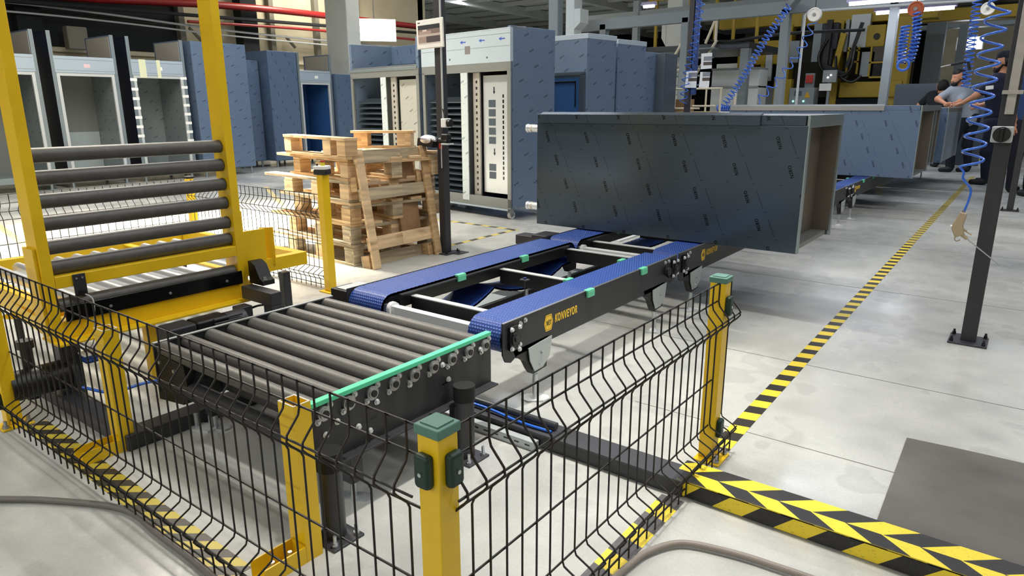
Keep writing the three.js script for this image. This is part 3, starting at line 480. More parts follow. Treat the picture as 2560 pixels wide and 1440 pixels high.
function beltConveyor(label, z0, z1, o = {}) {
  const t = thing('belt_conveyor', label, 'conveyor', [0, 0, 0]), xo = -1.41, mid = z0 - z1;
  const rail = mesh('side_rail', XZ([[z0 - 0.004, 0.245], [z0 - 0.004, 0.362], [z1 + 0.004, 0.362], [z1 + 0.004, 0.245], [z1 + 0.06, 0.225], [z0 - 0.09, 0.222], [z0 - 0.05, 0.205], [z0 - 0.02, 0.215]], 0.006, xo - 0.006, 0, 0), M.anthracite, t);
  mesh('rail_edge', RE(xo - 0.007, xo + 0.001, 0.361, 0.3645, z1 + 0.01, z0 - 0.006, 0.001), M.steel, rail);
  mesh('side_rail', RE(-2.241, -2.235, 0.22, 0.362, z1, z0, 0.001), M.anthracite, t);
  mesh('inner_rail', RE(-1.577, -1.571, 0.295, 0.352, z1 + 0.08, z0 - 0.1, 0.001), M.anthraciteSat, t);
  mesh('inner_rail', RE(-2.026, -2.02, 0.295, 0.346, z1 + 0.08, z0 - 0.1, 0.001), M.black, t); mesh('rail_lip', RE(-2.03, -2.014, 0.346, 0.352, z1 + 0.08, z0 - 0.1, 0.001), M.darkSteel, t);
  mesh('belt', beltLoop(z0 + 0.002, z1 - 0.002, [[z0 - 0.12, (z0 + z1) / 2, 0.006], [(z0 + z1) / 2, z1 + 0.12, 0.006]], -1.568, -1.418), M.belt, t, true);
  mesh('belt', beltLoop(z0 + 0.002, z1 - 0.002, [[z0 - 0.12, (z0 + z1) / 2, 0.075], [(z0 + z1) / 2, z1 + 0.12, 0.06]], -2.228, -2.03), M.belt, t, true);
  for (const z of [z0 - 0.055, z1 + 0.055]) {
    mesh('drive_shaft', RE(-2.06, -1.565, 0.283, 0.317, z - 0.017, z + 0.017, 0.003), M.pad, t);
    mesh('sprocket', C(0.03, 0.02, -2.02, 0.3, z, 'x', 10), M.white, t); mesh('sprocket', C(0.03, 0.02, -1.575, 0.3, z, 'x', 10), M.white, t);
    const bb = mesh('bearing_housing', [RE(xo, xo + 0.014, 0.255, 0.345, z - 0.024, z + 0.022, 0.004), C(0.026, 0.018, xo + 0.012, 0.297, z - 0.006, 'x', 22)], M.black, t);
    mesh('bearing_core', C(0.012, 0.006, xo + 0.023, 0.297, z - 0.006, 'x', 14), M.anthracite, bb);
    for (const [dy, dz] of [[0.036, 0.016], [0.036, -0.03], [-0.036, 0.016], [-0.03, -0.03]]) mesh('bolt', bolt(0.0068, 0.008, xo + 0.014, 0.3 + dy, z + dz, 'x'), M.pad, bb);
  }
  for (const z of [z0 - 0.105, z0 - 0.135, z1 + 0.11, z1 + 0.15]) mesh('bolt', bolt(0.0072, 0.007, xo + 0.002, 0.346 - (z > z0 - 0.11 ? 0.006 : 0), z, 'x'), M.zinc, rail);
  mesh('bolt', bolt(0.0072, 0.007, xo + 0.002, 0.244, z0 - 0.1, 'x'), M.pad, rail);
  const n = Math.max(3, Math.round(mid / 0.65) + 1);
  for (let i = 0; i < n; i++) { const z = z0 - 0.16 - i * (mid - 0.26) / (n - 1); const c = mesh('cross_beam', RE(-2.02, -1.577, 0.262, 0.33, z - 0.004, z, 0.001), M.black, t); mesh('beam_lip', RE(-2.02, -1.577, 0.329, 0.334, z - 0.03, z + 0.001, 0.001), M.lightGrey, c); }
  const m = mid < 2 ? 2 : Math.floor((mid - 0.7) / 0.49);
  const clip = (x, z, s) => mesh('guide_clip', [RE(x - 0.012, x + 0.012, 0.354, 0.366, z - 0.027, z + 0.027, 0.003), RE(x + s * 0.006 - 0.005, x + s * 0.006 + 0.007, 0.334, 0.36, z - 0.027, z + 0.027, 0.003)], M.mintCap, t);
  for (let i = 0; i < m; i++) { const z = z0 - 0.59 - i * 0.49; clip(xo, z, 1); clip(-2.02, z + 0.115, 1); clip(-1.577, z - 0.1, -1); }
  for (const x of [xo, -2.235]) for (const z of [z0 - 0.235, z1 + 0.2]) {
    const s = x === xo ? 1 : -1;
    const l = mesh('leg_bracket', XZ([[0.085, 0.232], [0.0, 0.238], [-0.07, 0.242], [-0.055, 0.165], [-0.01, 0.132], [0.045, 0.13], [0.075, 0.18]], 0.004, x + (s > 0 ? 0.004 : -0.008), 0, z), M.bracket, t);
    mesh('leg_gusset', XZ([[0.17, 0.245], [-0.05, 0.245], [-0.045, 0.122], [0.042, 0.116], [0.06, 0.138], [0.085, 0.178], [0.115, 0.2], [0.155, 0.214]], 0.03, x + (s > 0 ? -0.03 : 0.0), 0, z), M.black, t);
    mesh('leg_bolt', [...bolt(0.006, 0.006, x + s * 0.01, 0.195, z + 0.0, 'x'), ...bolt(0.005, 0.005, x + s * 0.008, 0.15, z + 0.01, 'x')], M.zinc, l);
    mesh('spindle', C(0.011, 0.1, x - 0.016 * s, 0.055, z + 0.01, 'y', 12), M.zinc, l);
    mesh('foot_pad', [X([[-0.055, -0.012], [-0.03, -0.035], [0.03, -0.035], [0.055, -0.012], [0.055, 0.012], [0.03, 0.035], [-0.03, 0.035], [-0.055, 0.012]], 0.006, M4(x - 0.016 * s, 0, z + 0.01, -Math.PI / 2, 0.7)), C(0.022, 0.012, x - 0.016 * s, 0.012, z + 0.01, 'y', 14, 0.012), C(0.012, 0.01, x - 0.016 * s, 0.02, z + 0.01, 'y', 6)], M.pad, l);
  }
  if (o.logo) logo(t, xo + 0.0004, o.logo[0], o.logo[1], 1);
  return t;
}
{
  const c = beltConveyor('near blue belt conveyor of two belts with a yellow logo on its rail', -1.80, -3.27, { logo: [0.296, -2.09] });
  const s = mesh('sensor_post', [C(0.0025, 0.13, -1.80, 0.265, -2.47, 'y', 8), RE(-1.82, -1.78, 0.328, 0.334, -2.485, -2.455, 0.002)], M.anthraciteSat, c);
  mesh('sensor_eye', C(0.008, 0.008, -1.80, 0.337, -2.47, 'y', 12), M.beltPlain, s);
  mesh('clamp_lever', [C(0.022, 0.02, -1.395, 0.3, -3.13, 'x', 18), bar(V(-1.40, 0.285, -3.12), V(-1.365, 0.28, -3.09), 0.006)], M.black, c);
  const d = mesh('drive_motor', [RE(-2.36, -2.25, 0.26, 0.345, -1.93, -1.81, 0.006), RE(-2.34, -2.25, 0.3, 0.33, -2.02, -1.93, 0.006)], M.black, c);
  mesh('motor_plate', RE(-2.33, -2.26, 0.345, 0.35, -1.95, -1.82, 0.001), M.lightGrey, d);
}
{
  const c = beltConveyor('middle blue belt conveyor, half hidden under the nearest lying cabinet', -3.29, -7.2, { logo: [0.30, -3.62] });
  mesh('drive_motor', [RE(-2.36, -2.25, 0.26, 0.36, -3.45, -3.3, 0.006), RE(-2.5, -2.36, 0.28, 0.34, -3.43, -3.33, 0.006)], M.anthracite, c);
}
beltConveyor('far blue belt conveyor under the second lying cabinet', -7.24, -12.6, { logo: [0.30, -7.5] });
single('white_sheet', RE(-3.02, -2.7, 0, 0.012, -5.6, -5.05, 0.002), M.pad, 'white sheet lying on the floor under the nearest lying cabinet', 'sheet');
{ // steel trays on the floor below the conveyors
  const t = thing('cable_tray', 'grey cable tray with steel lids lying on the floor between the blue belts', 'cable tray', [0, 0, 0]);
  mesh('tray_body', RE(-2.43, -2.3, 0, 0.05, -4.5, -2.3, 0.003), M.darkSteel, t);
  for (const [a, b, m] of [[-2.35, -2.98, M.bracket], [-3.12, -3.42, M.bracket], [-3.5, -3.75, M.bracket], [-3.82, -4.4, M.white]]) mesh('tray_lid', RE(-2.435, -2.295, 0.05, 0.056, b, a, 0.002), m, t);
  mesh('tray_side', RE(-2.28, -2.262, 0, 0.06, -4.5, -2.3, 0.003), M.black, t);
  const p = thing('steel_profile', 'bundle of slotted steel profiles on the floor behind the corner post', 'profile', [0, 0, 0]);
  mesh('profile_bar', RE(-1.62, -1.18, 0.0, 0.032, -1.70, -1.672, 0.001), M.bracket, p);
  for (let i = 0; i < 9; i++) mesh('slot', B(0.02, 0.005, 0.001, -1.56 + i * 0.044, 0.017, -1.6718), M.blackGloss, p);
  single('steel_pipe', C(0.012, 0.6, -1.45, 0.068, -1.76, 'x', 14), M.darkSteel, 'dark pipe lying on the duct lid behind the corner post', 'pipe');
  single('air_line', T([[-1.7, 0.06, -1.735], [-1.45, 0.064, -1.738], [-1.28, 0.06, -1.725], [-1.15, 0.058, -1.73]], 0.005, 30, 8), M.blueHose, 'short blue air line lying on the duct behind the corner post', 'air line');
}

// ---------------------------------------------------------------- cabinets lying on the belts
function lyingCabinet(label, xl, xr, z0, z1, y0, y1, o = {}) {
  const t = thing('lying_cabinet', label, 'cabinet', [0, 0, 0]), w = 0.028, mt = o.mat || M.filmLying;
  mesh('side_panel', RE(xl, xr, y0, y1 - 0.051, z0 - w, z0, 0.003), mt, t);
  mesh('side_panel', RE(xl, xr - 0.013, y0, y1 - 0.004, z1, z1 + w, 0.004), mt, t);
  mesh('back_panel', RE(xl + 0.004, xr - 0.014, y1 - w, y1, z1 + 0.029, z0 - 0.0295, 0.003), M.steel, t);
  mesh('front_panel', RE(xl + 0.004, xr - 0.02, y0 + 0.004, y0 + w, z1 + w, z0 - w, 0.003), M.innerSteel, t);
  mesh('bottom_panel', RE(xl, xl + w, y0, y1, z1 + w, z0 - w, 0.003), M.steel, t);
  mesh('edge_profile', RE(xl + 0.002, xr - 0.016, y1 - 0.0505, y1 - 0.001, z0 - 0.029, z0 + 0.0005, 0.003), mt, t);
  mesh('rim', [RE(xr - 0.012, xr + 0.004, y1 - 0.06, y1 - 0.0, z1 + 0.004, z0 - 0.005, 0.002), RE(xr - 0.004, xr + 0.003, y0, y1, z0 - w - 0.006, z0 + 0.001, 0.001), RE(xr - 0.012, xr + 0.003, y0, y1, z1, z1 + w, 0.001)], M.edgeSteel, t);
  if (!o.closed) { mesh('partition', RE(xr - 0.12, xr - 0.1, y0 + w, y1 - w, z1 + w, z0 - w, 0.002), M.cavity, t); { mesh('inner_lining', RE(xr - 0.1, xr - 0.006, y0 + w, y1 - 0.06, z1 + w, z1 + w + 0.004, 0.001), M.cavity, t); mesh('inner_lining', RE(xr - 0.1, xr - 0.006, y0 + w, y1 - 0.06, z0 - w - 0.004, z0 - w, 0.001), M.cavity, t); } } else mesh('end_panel', RE(xr - 0.01, xr + 0.006, y0 + 0.01, y1 - 0.06, z1 + 0.01, z0 - 0.01, 0.003), M.endFilm, t);
  if (o.bar) { const b = mesh('top_rail', XZ([[0.002, -0.052], [0.014, -0.052], [0.014, -0.002], [-0.03, 0.012], [-0.03, -0.002], [0.002, -0.012]], o.bar[1] - o.bar[0], o.bar[0], y1, z0), o.barMat || M.filmLying, t); }
  if (o.post) mesh('door_post', RE(xr - 0.012, xr + 0.002, y0 + 0.02, y1 - 0.02, (z0 + z1) / 2 - 0.02, (z0 + z1) / 2 + 0.02, 0.002), M.edgeSteel, t);
  for (const y of [y0 + 0.1, y1 - 0.09]) for (const z of [z0 - 0.08, z1 + 0.08]) { const f = mesh('foot', [C(0.024, 0.115, xl - 0.0575, y, z, 'x', 18), C(0.027, 0.016, xl - 0.122, y, z, 'x', 18)], M.chrome, t); mesh('foot_ring', C(0.0255, 0.01, xl - 0.09, y, z, 'x', 18), M.whiteWarm, f); }
}
lyingCabinet('nearest stainless cabinet lying on its back across the blue belts', -2.53, -0.915, -3.6, -4.3, 0.368, 1.055, { bar: [-2.505, -1.15] });
lyingCabinet('second film covered cabinet lying on the far belts, dark open end towards us', -3.0, -1.02, -8.2, -9.25, 0.366, 1.10, { mat: M.filmBlue, bar: [-2.98, -1.36], barMat: M.steel, post: false });
lyingCabinet('third lying cabinet behind the second one, only its open end showing', -2.9, -1.09, -9.75, -10.45, 0.366, 1.10, { mat: M.filmBlue, post: true });
lyingCabinet('farthest lying cabinet with closed pale film end beside the worker in grey', -2.4, -1.03, -10.7, -12.5, 0.366, 1.07, { mat: M.filmBlue, closed: true });
// ---------------------------------------------------------------- pallets
{
  const woods = [M.wood1, M.wood2, M.wood3];
  function pallet(label, x, y, z, ry, o = {}) {
    const t = thing('wooden_pallet', label, 'pallet', [x, y, z], ry, o.group), W = 0.8, w = () => woods[Math.floor(rnd() * 3)], inv = o.inverted;
    const Y = (a, b) => inv ? [0.15 - b, 0.15 - a] : [a, b];
    const add = (n, x0, x1, ya, yb, z0, z1) => { const [p, q] = Y(ya, yb); mesh(n, RE(x0, x1, p, q, z0, z1, 0.003), w(), t, false, rr(0, 3), rr(0, 3)); };
    for (const zc of [-0.36, 0, 0.36]) { add('runner_board', -0.34, 0.5, 0, 0.02, zc - 0.045, zc + 0.045); }
    for (const xc of [-0.27, 0.1, 0.45]) { for (const zc of [-0.355, 0, 0.355]) add('block', xc - 0.065 + rr(-0.01, 0.01), xc + 0.05, 0.02, 0.11, zc - 0.045, zc + 0.045); add('stringer_board', xc - 0.06, xc + 0.05, 0.11, 0.13, -W / 2, W / 2); }
    (o.deck || [-0.345, -0.17, 0, 0.17, 0.345]).forEach((zc, i) => add('deck_board', -0.52 - rr(0, 0.06) - (i === 4 ? 0.06 : 0), 0.5, 0.13, 0.15, zc - 0.05, zc + 0.05));
    return t;
  }
  const dir = [-0.05, -0.1, -0.16, -0.08, -0.18], desc = ['bottom pallet of the stack, standing on the floor', 'second pallet from the floor in the stack', 'middle pallet of the wooden stack', 'fourth pallet from the floor in the stack', 'pallet just below the top skids of the stack'];
  dir.forEach((a, i) => { const cx = -3.775 + rr(-0.012, 0.012), cz = -3.115; pallet(desc[i], cx - (0.5 * Math.cos(a) + 0.4 * Math.sin(a)), i * 0.1505, cz - (-0.5 * Math.sin(a) + 0.4 * Math.cos(a)), a); });
  function skid(label, x, y, z, ry, L, mids) {
    const t = thing('wooden_skid', label, 'skid', [x, y, z], ry);
    mesh('top_board', RE(-L / 2, L / 2, 0.125, 0.145, -0.05, 0.05, 0.003), M.wood1, t, false, 0.3, 0.2);
    for (const c of mids) mesh('block', RE(c - 0.06, c + 0.06, 0.022, 0.125, -0.047, 0.047, 0.004), rnd() > 0.5 ? M.wood1 : M.wood2, t, false, rr(0, 2), rr(0, 2));
    mesh('base_board', RE(-L / 2 + 0.02, L / 2, 0, 0.022, -0.045, 0.045, 0.003), M.wood2, t, false, 1.2, 0.5);
  }
  skid('front wooden skid on top of the pallet stack', -4.19, 0.755, -3.2, -0.2, 0.98, [-0.42, 0.22, 0.43]);
  skid('rear wooden skid on top of the pallet stack, turned away', -4.36, 0.768, -3.99, 0.5, 0.53, [-0.18, 0.19]);
  single('loose_board', RB(0.78, 0.02, 0.09, -4.1, 0.765, -3.62, 0, -0.28, 0, 0.003), M.wood3, 'long loose board lying on top of the pallet stack', 'board');
  single('loose_board', RB(0.7, 0.02, 0.09, -4.0, 0.766, -3.85, 0, 0.12, 0, 0.003), M.wood1, 'loose board behind the long one on the pallet stack', 'board');
  // pallet leaning on the stack, its face towards +x
  const l = thing('leaning_pallet', 'half size pallet leaning upright against the front of the wooden stack', 'pallet', [-3.585, 0.0, -3.45]); l.rotation.z = 0.165;
  for (const z of [-0.34, 0.285]) mesh('rail_board', RE(-0.012, 0.01, 0.0, 0.83, z - 0.034, z + 0.034, 0.003), z > 0 ? M.wood1 : M.wood2, l, false, rr(0, 2), z);
  for (const [a, b, m] of [[0.735, 0.825, M.wood3], [0.48, 0.565, M.wood3], [0.13, 0.225, M.wood1]]) mesh('cross_board', RE(-0.032, -0.012, a, b, -0.37, 0.315, 0.003), m, l, false, rr(0, 2), rr(0, 2));
  for (const y of [0.05, 0.6]) for (const z of [-0.32, 0.27]) mesh('block', RE(-0.1, -0.032, y - 0.05, y + 0.05, z - 0.05, z + 0.05, 0.004), M.wood2, l, false, rr(0, 2), rr(0, 2));
  mesh('foot_board', RE(-0.115, -0.1, 0.0, 0.1, -0.32, 0.32, 0.003), M.wood3, l, false, 0.4, 0.9);
  const hb = thing('hardboard_sheet', 'brown hardboard sheet standing inside the leaning pallet', 'sheet', [-3.70, 0.12, -3.62]); hb.rotation.z = 0.13;
  mesh('sheet', RE(-0.008, 0.008, 0, 0.6, -0.11, 0.09, 0.002), M.board, hb);
  single('floor_plate', [RE(-3.58, -3.44, 0, 0.006, -3.98, -3.86, 0.002), C(0.006, 0.03, -3.47, 0.018, -3.9, 'y', 8)], M.darkSteel, 'small steel plate bolted to the floor beside the leaning pallet', 'floor plate');
}
// ---------------------------------------------------------------- poles
function squarePole(label, x, z, w, h, pw, pd, bolts) {
  const t = thing('square_pole', label, 'pole', [x, 0, z]);
  mesh('tube', RE(-w / 2, w / 2, 0.008, h, -w / 2, w / 2, 0.004), M.anthracite, t);
  const p = mesh('base_plate', RE(-pw / 2, pw / 2, 0, 0.009, -pd / 2, pd / 2, 0.002), M.anthraciteSat, t);
  for (const a of [-1, 1]) for (const b of [-1, 1]) mesh('anchor_bolt', [C(0.005, 0.028, a * pw * 0.41, 0.02, b * pd * 0.38, 'y', 8), C(0.009, 0.012, a * pw * 0.41, 0.016, b * pd * 0.38, 'y', 6)], M.black, p);
  return t;
}
{
  const p = squarePole('dark square pole on the right with a rotary switch and air hose', -0.141, -3.82, 0.062, 3.4, 0.158, 0.17);
  mesh('raceway', RE(-0.012, 0.022, 1.06, 3.4, 0.031, 0.048, 0.003), M.raceway, p);
  mesh('raceway_clamp', RE(-0.033, 0.043, 1.145, 1.162, 0.03, 0.052, 0.002), M.raceway, p);
  const s = thing('rotary_switch', 'black rotary switch on a light box on the right pole', 'switch', [-0.147, 0.975, -3.785]);
  mesh('switch_box', RE(-0.04, 0.04, -0.035, 0.035, 0, 0.04, 0.006), M.lightGrey, s);
  mesh('switch_dial', C(0.033, 0.03, 0, 0, 0.052, 'z', 24), M.black, s);
  mesh('switch_grip', RE(-0.008, 0.008, -0.03, 0.03, 0.065, 0.085, 0.004), M.blackGloss, s);
  squarePole('second dark square pole further away at the right edge', -0.172, -9.08, 0.06, 3.4, 0.165, 0.14);
  const q = squarePole('dark square pole with a sign sheet in front of the tall cabinets', -3.575, -3.863, 0.062, 3.6, 0.16, 0.16);
  mesh('conduit', C(0.007, 2.6, 0.04, 2.3, 0.034, 'y', 8), M.lightGrey, q);
  const sw = thing('rotary_switch', 'rotary switch on a white box on the pole beside the pallets', 'switch', [-3.535, 0.985, -3.83]);
  mesh('switch_box', RE(-0.0, 0.05, -0.033, 0.033, -0.035, 0.03, 0.006), M.white, sw);
  mesh('switch_dial', C(0.027, 0.03, 0.062, 0, 0, 'x', 20), M.black, sw);
  mesh('switch_cable', T([[0.02, 0.033, 0], [0.02, 0.06, 0.003], [0.0, 0.1, 0.003]], 0.006, 12, 6), M.black, sw);
  const h = thing('hand_scanner', 'silver and black hand scanner in a holder on the dark pole', 'scanner', [-3.575, 0.86, -3.83]);
  mesh('scanner_head', new THREE.SphereGeometry(0.05, 20, 12).scale(1.7, 0.75, 0.8).translate(-0.10, 0.0, 0.02), M.chrome, h);
  mesh('scanner_shell', X([[-0.19, -0.045], [-0.04, -0.05], [-0.02, -0.01], [-0.05, 0.012], [-0.18, 0.014]], 0.06, M4(0, 0, -0.01)), M.black, h);
  mesh('scanner_grip', [bar(V(0.03, 0.0, 0.03), V(0.12, -0.01, 0.04), 0.024, 12), RE(0.06, 0.13, 0.0, 0.05, 0.01, 0.06, 0.012)], M.black, h);
  mesh('grip_band', RE(0.07, 0.14, -0.03, -0.018, 0.0, 0.07, 0.004), M.lightGrey, h);
  mesh('lanyard', T([[0.06, -0.02, 0.04], [0.055, -0.06, 0.045], [0.05, -0.2, 0.04]], 0.004, 16, 6), M.lightGrey, h);
  mesh('trigger', RE(0.035, 0.05, -0.06, -0.02, 0.02, 0.05, 0.004), M.redBright, h);
  const ph = canvasTex(256, 256, (g, w, H) => {
    g.fillStyle = '#e9e9e6'; g.fillRect(0, 0, w, H); g.fillStyle = '#23232c'; g.fillRect(14, 44, 216, 50); g.fillStyle = '#7d6a66'; g.fillRect(14, 84, 216, 60); g.fillStyle = '#a58f88'; g.fillRect(24, 100, 120, 26); g.fillStyle = '#d9cbc4'; g.fillRect(60, 88, 40, 14);
    g.fillStyle = '#b9aaa3'; g.fillRect(14, 128, 216, 22); g.fillStyle = '#4c4248'; g.fillRect(90, 150, 140, 62); g.fillStyle = '#9a8580'; g.fillRect(14, 150, 80, 62); g.fillStyle = '#cbc3ba'; g.fillRect(14, 208, 216, 14); g.fillStyle = '#55555c'; g.fillRect(14, 14, 24, 12);
  }, 1);
  const sg = thing('sign_sheet', 'white sheet with a brown photo print taped to the dark pole', 'sign', [-3.63, 1.608, -3.815], 0.0);
  const sm = mesh('sheet', B(0.256, 0.19, 0.002, 0, 0, 0, 0, 0, 0), std(0xffffff, 0.6, 0, { map: ph }), sg, true); sm.rotation.z = 0.03;
  mesh('plastic_sleeve', RE(-0.133, 0.133, -0.1, 0.1, -0.006, -0.002, 0.001), M.paper, sg).rotation.z = 0.03;
}
// ---------------------------------------------------------------- spiral hoses
function coil(label, pts, r, turns, tube, extra = [], group, mat = M.blueHose, name = 'spiral_hose', segs = 14) {
  const cv = new THREE.CatmullRomCurve3(pts.map(p => V(...p))), N = Math.round(turns * segs), out = extra.slice();
  for (let i = 0; i <= N; i++) {
    const u = i / N, p = cv.getPointAt(u), d = cv.getTangentAt(u), n = V(0, 0, 1).cross(d).normalize(), b = d.clone().cross(n), a = u * turns * Math.PI * 2;
    out.push(p.addScaledVector(n, r * Math.cos(a)).addScaledVector(b, r * Math.sin(a)));
  }
  return out;
}
{
  const c = coil('', [[-0.20, 1.75, -3.72], [-0.235, 1.45, -3.72], [-0.24, 1.1, -3.72], [-0.238, 0.83, -3.72]], 0.043, 13.5, 0.0065);
  c.push(V(-0.262, 0.806, -3.72), V(-0.262, 0.78, -3.72), V(-0.227, 0.735, -3.72), V(-0.226, 0.69, -3.72), V(-0.238, 0.626, -3.72));
  c.unshift(V(-0.12, 2.6, -3.75), V(-0.16, 2.1, -3.74));
  single('spiral_hose', T(c, 0.0052, 460, 8), M.blueHose, 'near blue spiral air hose hanging before the right pole', 'hose');
  const g = thing('air_gun', 'beige air blow gun with a long thin nozzle hanging from the blue hose', 'air gun', [-0.238, 0.626, -3.72]);
  mesh('handle', X([[-0.01, 0], [0.012, -0.004], [0.004, -0.06], [0.012, -0.095], [-0.016, -0.112], [-0.034, -0.075], [-0.032, -0.058]], 0.02, M4(0, 0, -0.01), [], 0.003), M.gunBeige, g);
  mesh('connector', C(0.006, 0.016, 0.0, 0.004, 0, 'y', 10), M.steel, g);
  mesh('barrel', bar(V(-0.005, -0.09, 0), V(0.03, -0.118, 0), 0.011, 12, 0.007), M.gunBeige, g);
  mesh('nozzle', bar(V(0.03, -0.118, 0), V(0.172, -0.226, 0), 0.0028, 8, 0.0022), M.steel, g);
  mesh('trigger', [bar(V(0.005, -0.075, 0), V(0.045, -0.098, 0), 0.003, 6), bar(V(0.0, -0.07, 0), V(0.025, -0.083, 0), 0.004, 6)], M.gunBeige, g);
  mesh('hook', T([[-0.018, -0.105, 0], [-0.018, -0.125, 0], [-0.008, -0.132, 0], [0.004, -0.125, 0]], 0.0025, 20, 6), M.gunBeige, g);
  mesh('rear_cap', C(0.006, 0.012, -0.036, -0.066, 0, 'x', 10), M.chrome, g);
  single('hose_ring', new THREE.TorusGeometry(0.2, 0.03, 12, 40).rotateX(Math.PI / 2).translate(0.06, 0.032, -10.8), M.rubber, 'black coiled hose ring lying on the floor at the right edge', 'hose');
}
// ---------------------------------------------------------------- standing cabinets
function cabinetLegs(t, w, d, h = 0.12, m = M.edgeSteel) { for (const sx of [-1, 1]) for (const z of [-0.06, -d + 0.06]) mesh('leg', [C(0.018, h - 0.01, sx * (w / 2 - 0.06), h / 2 + 0.005, z, 'y', 12), C(0.024, 0.012, sx * (w / 2 - 0.06), 0.006, z, 'y', 14)], m, t); }
function openCabinet(label, [x, z], ry, w, o = {}) {           // open front, compressor bay above the header
  const d = o.d || 0.8, h = 2.1, y0 = 0.12, t = thing('open_cabinet', label, 'cabinet', [x, 0, z], ry), s = 0.05;
  for (const k of [-1, 1]) { const p = mesh('side_wall', RE(k * w / 2, k * (w / 2 - s), y0, h, -d, 0, 0.004), k < 0 ? (o.sideMat || M.darkFilm) : M.filmBlue, t); mesh('edge_strip', RE(k * w / 2, k * (w / 2 - s), y0, h + 0.002, 0, 0.004, 0.001), M.edgeSteel, p); mesh('inner_lining', RE(k * (w / 2 - s), k * (w / 2 - s - 0.006), 0.2, 1.58, -d + 0.05, -0.02, 0.001), o.inner || M.filmGrey, p); mesh('bay_lining', RE(k * (w / 2 - s), k * (w / 2 - s - 0.006), 1.64, h - 0.02, -d + 0.05, -0.02, 0.001), M.beigeSteel, p); }
  mesh('back_wall', RE(-w / 2 + s, w / 2 - s, y0, 1.62, -d, -d + 0.04, 0.003), o.back || M.innerSteel, t);
  mesh('cabinet_floor', RE(-w / 2 + s, w / 2 - s, y0, 0.2, -d, -0.002, 0.003), M.edgeSteel, t);
  mesh('bay_floor', RE(-w / 2 + s, w / 2 - s, 1.58, 1.64, -d, -0.03, 0.003), M.innerSteel, t);
  const hd = mesh('header', RE(-w / 2 + s - 0.012, w / 2 - s + 0.012, 1.565, 1.785, -0.03, 0.012, 0.006), M.headWhite, t);
  for (const y of [1.745, 1.598]) mesh('header_groove', B(w - 2 * s, 0.006, 0.002, 0, y, 0.0122), M.greyPaint, hd);
  mesh('header_label', E(-0.02, 0.06, 1.64, 1.69, 0.012, 0.0135), o.labelMat || std(0xd9b9bf, 0.7), hd);
  mesh('front_frame', [RE(-w / 2 + s, w / 2 - s, 1.525, 1.565, -0.03, 0.004, 0.003), RE(-w / 2 + s, -w / 2 + s + 0.04, 0.2, 1.53, -0.03, 0.004, 0.003), RE(w / 2 - s - 0.04, w / 2 - s, 0.2, 1.53, -0.03, 0.004, 0.003)], M.lightGrey, t);
  if (o.low) mesh('inner_film', RE(-w / 2 + s + 0.01, w / 2 - s - 0.01, 0.2, 0.75, -d + 0.045, -d + 0.05, 0.001), std(0xa9b4b6, 0.4, 0.2), t);
  if (o.tapes) { for (let i = 0; i < 9; i++) for (const k of [-1, 1]) mesh('white_tape', E(k * (w / 2 + 0.004), k * (w / 2 - s - 0.045), 1.50 - i * 0.135 + k * 0.02, 1.54 - i * 0.135 + k * 0.02, 0.004, 0.0055), M.paper, t); for (const X0 of [-0.28, -0.02]) mesh('yellow_tape', E(X0, X0 + (X0 < -0.1 ? 0.1 : 0.055), 1.53, 1.79, 0.012, 0.014), std(0xd6d8b4, 0.6), t); }
  cabinetLegs(t, w, d); return t;
}
openCabinet('leftmost open cabinet with white header, partly hidden by the yellow post', [-10.8, -3.4], Math.PI / 2, 0.85);
openCabinet('open cabinet with white header and bare brown back wall', [-10.8, -4.405], Math.PI / 2, 0.85, { low: true });
openCabinet('open cabinet edged with white tape pieces and yellow tape strips', [-10.8, -5.42], Math.PI / 2, 0.85, { tapes: true, back: M.filmGrey, labelMat: M.paper });
openCabinet('open cabinet at the far left behind the lift frame', [-10.9, -2.4], Math.PI / 2, 0.85, { back: M.filmGrey });
function closedCabinet(label, [x, z], ry, w, d, h, o = {}) {
  const t = thing('closed_cabinet', label, 'cabinet', [x, 0, z], ry), y0 = o.y0 ?? 0.12;
  mesh('body', RE(-w / 2, w / 2, y0, h, -d, -0.012, 0.006), o.mat || M.film, t);
  mesh('front_panel', RE(-w / 2 + 0.004, w / 2 - 0.004, y0 + 0.01, h - 0.004, -0.014, 0, 0.005), o.front || o.mat || M.film, t);
  if (o.rim) mesh('top_rim', RE(-w / 2 - 0.004, w / 2 + 0.004, h - 0.05, h + 0.004, -d - 0.004, 0.004, 0.004), M.headWhite, t);
  if (o.window) { const f = mesh('door_frame', [RE(-w / 2 + 0.05, w / 2 - 0.02, h - 0.42, h - 0.38, 0, 0.02, 0.003), RE(w / 2 - 0.09, w / 2 - 0.02, 0.2, h - 0.4, 0, 0.02, 0.003)], M.slate, t); mesh('door_glass', RE(-w / 2 + 0.02, w / 2 - 0.09, 0.2, h - 0.44, 0, 0.006, 0.002), M.blueFilm, f); mesh('door_rail', [RE(-w / 2 + 0.05, w / 2 - 0.14, h - 0.49, h - 0.475, 0.01, 0.02, 0.002), RE(w / 2 - 0.15, w / 2 - 0.14, h - 0.75, h - 0.475, 0.01, 0.02, 0.002)], M.blackGloss, f); }
  if (o.paper) mesh('paper_label', E(o.paper[0], o.paper[0] + 0.12, o.paper[1], o.paper[1] + 0.2, 0.0, 0.002), M.paper, t);
  cabinetLegs(t, w, d, y0); return t;
}
closedCabinet('tall film covered cabinet seen behind the right yellow upright', [-10.75, -6.42], Math.PI / 2, 0.94, 0.8, 2.1);
closedCabinet('low film covered cabinet just right of the tall one', [-11.7, -7.48], Math.PI / 2, 0.5, 0.8, 1.93);
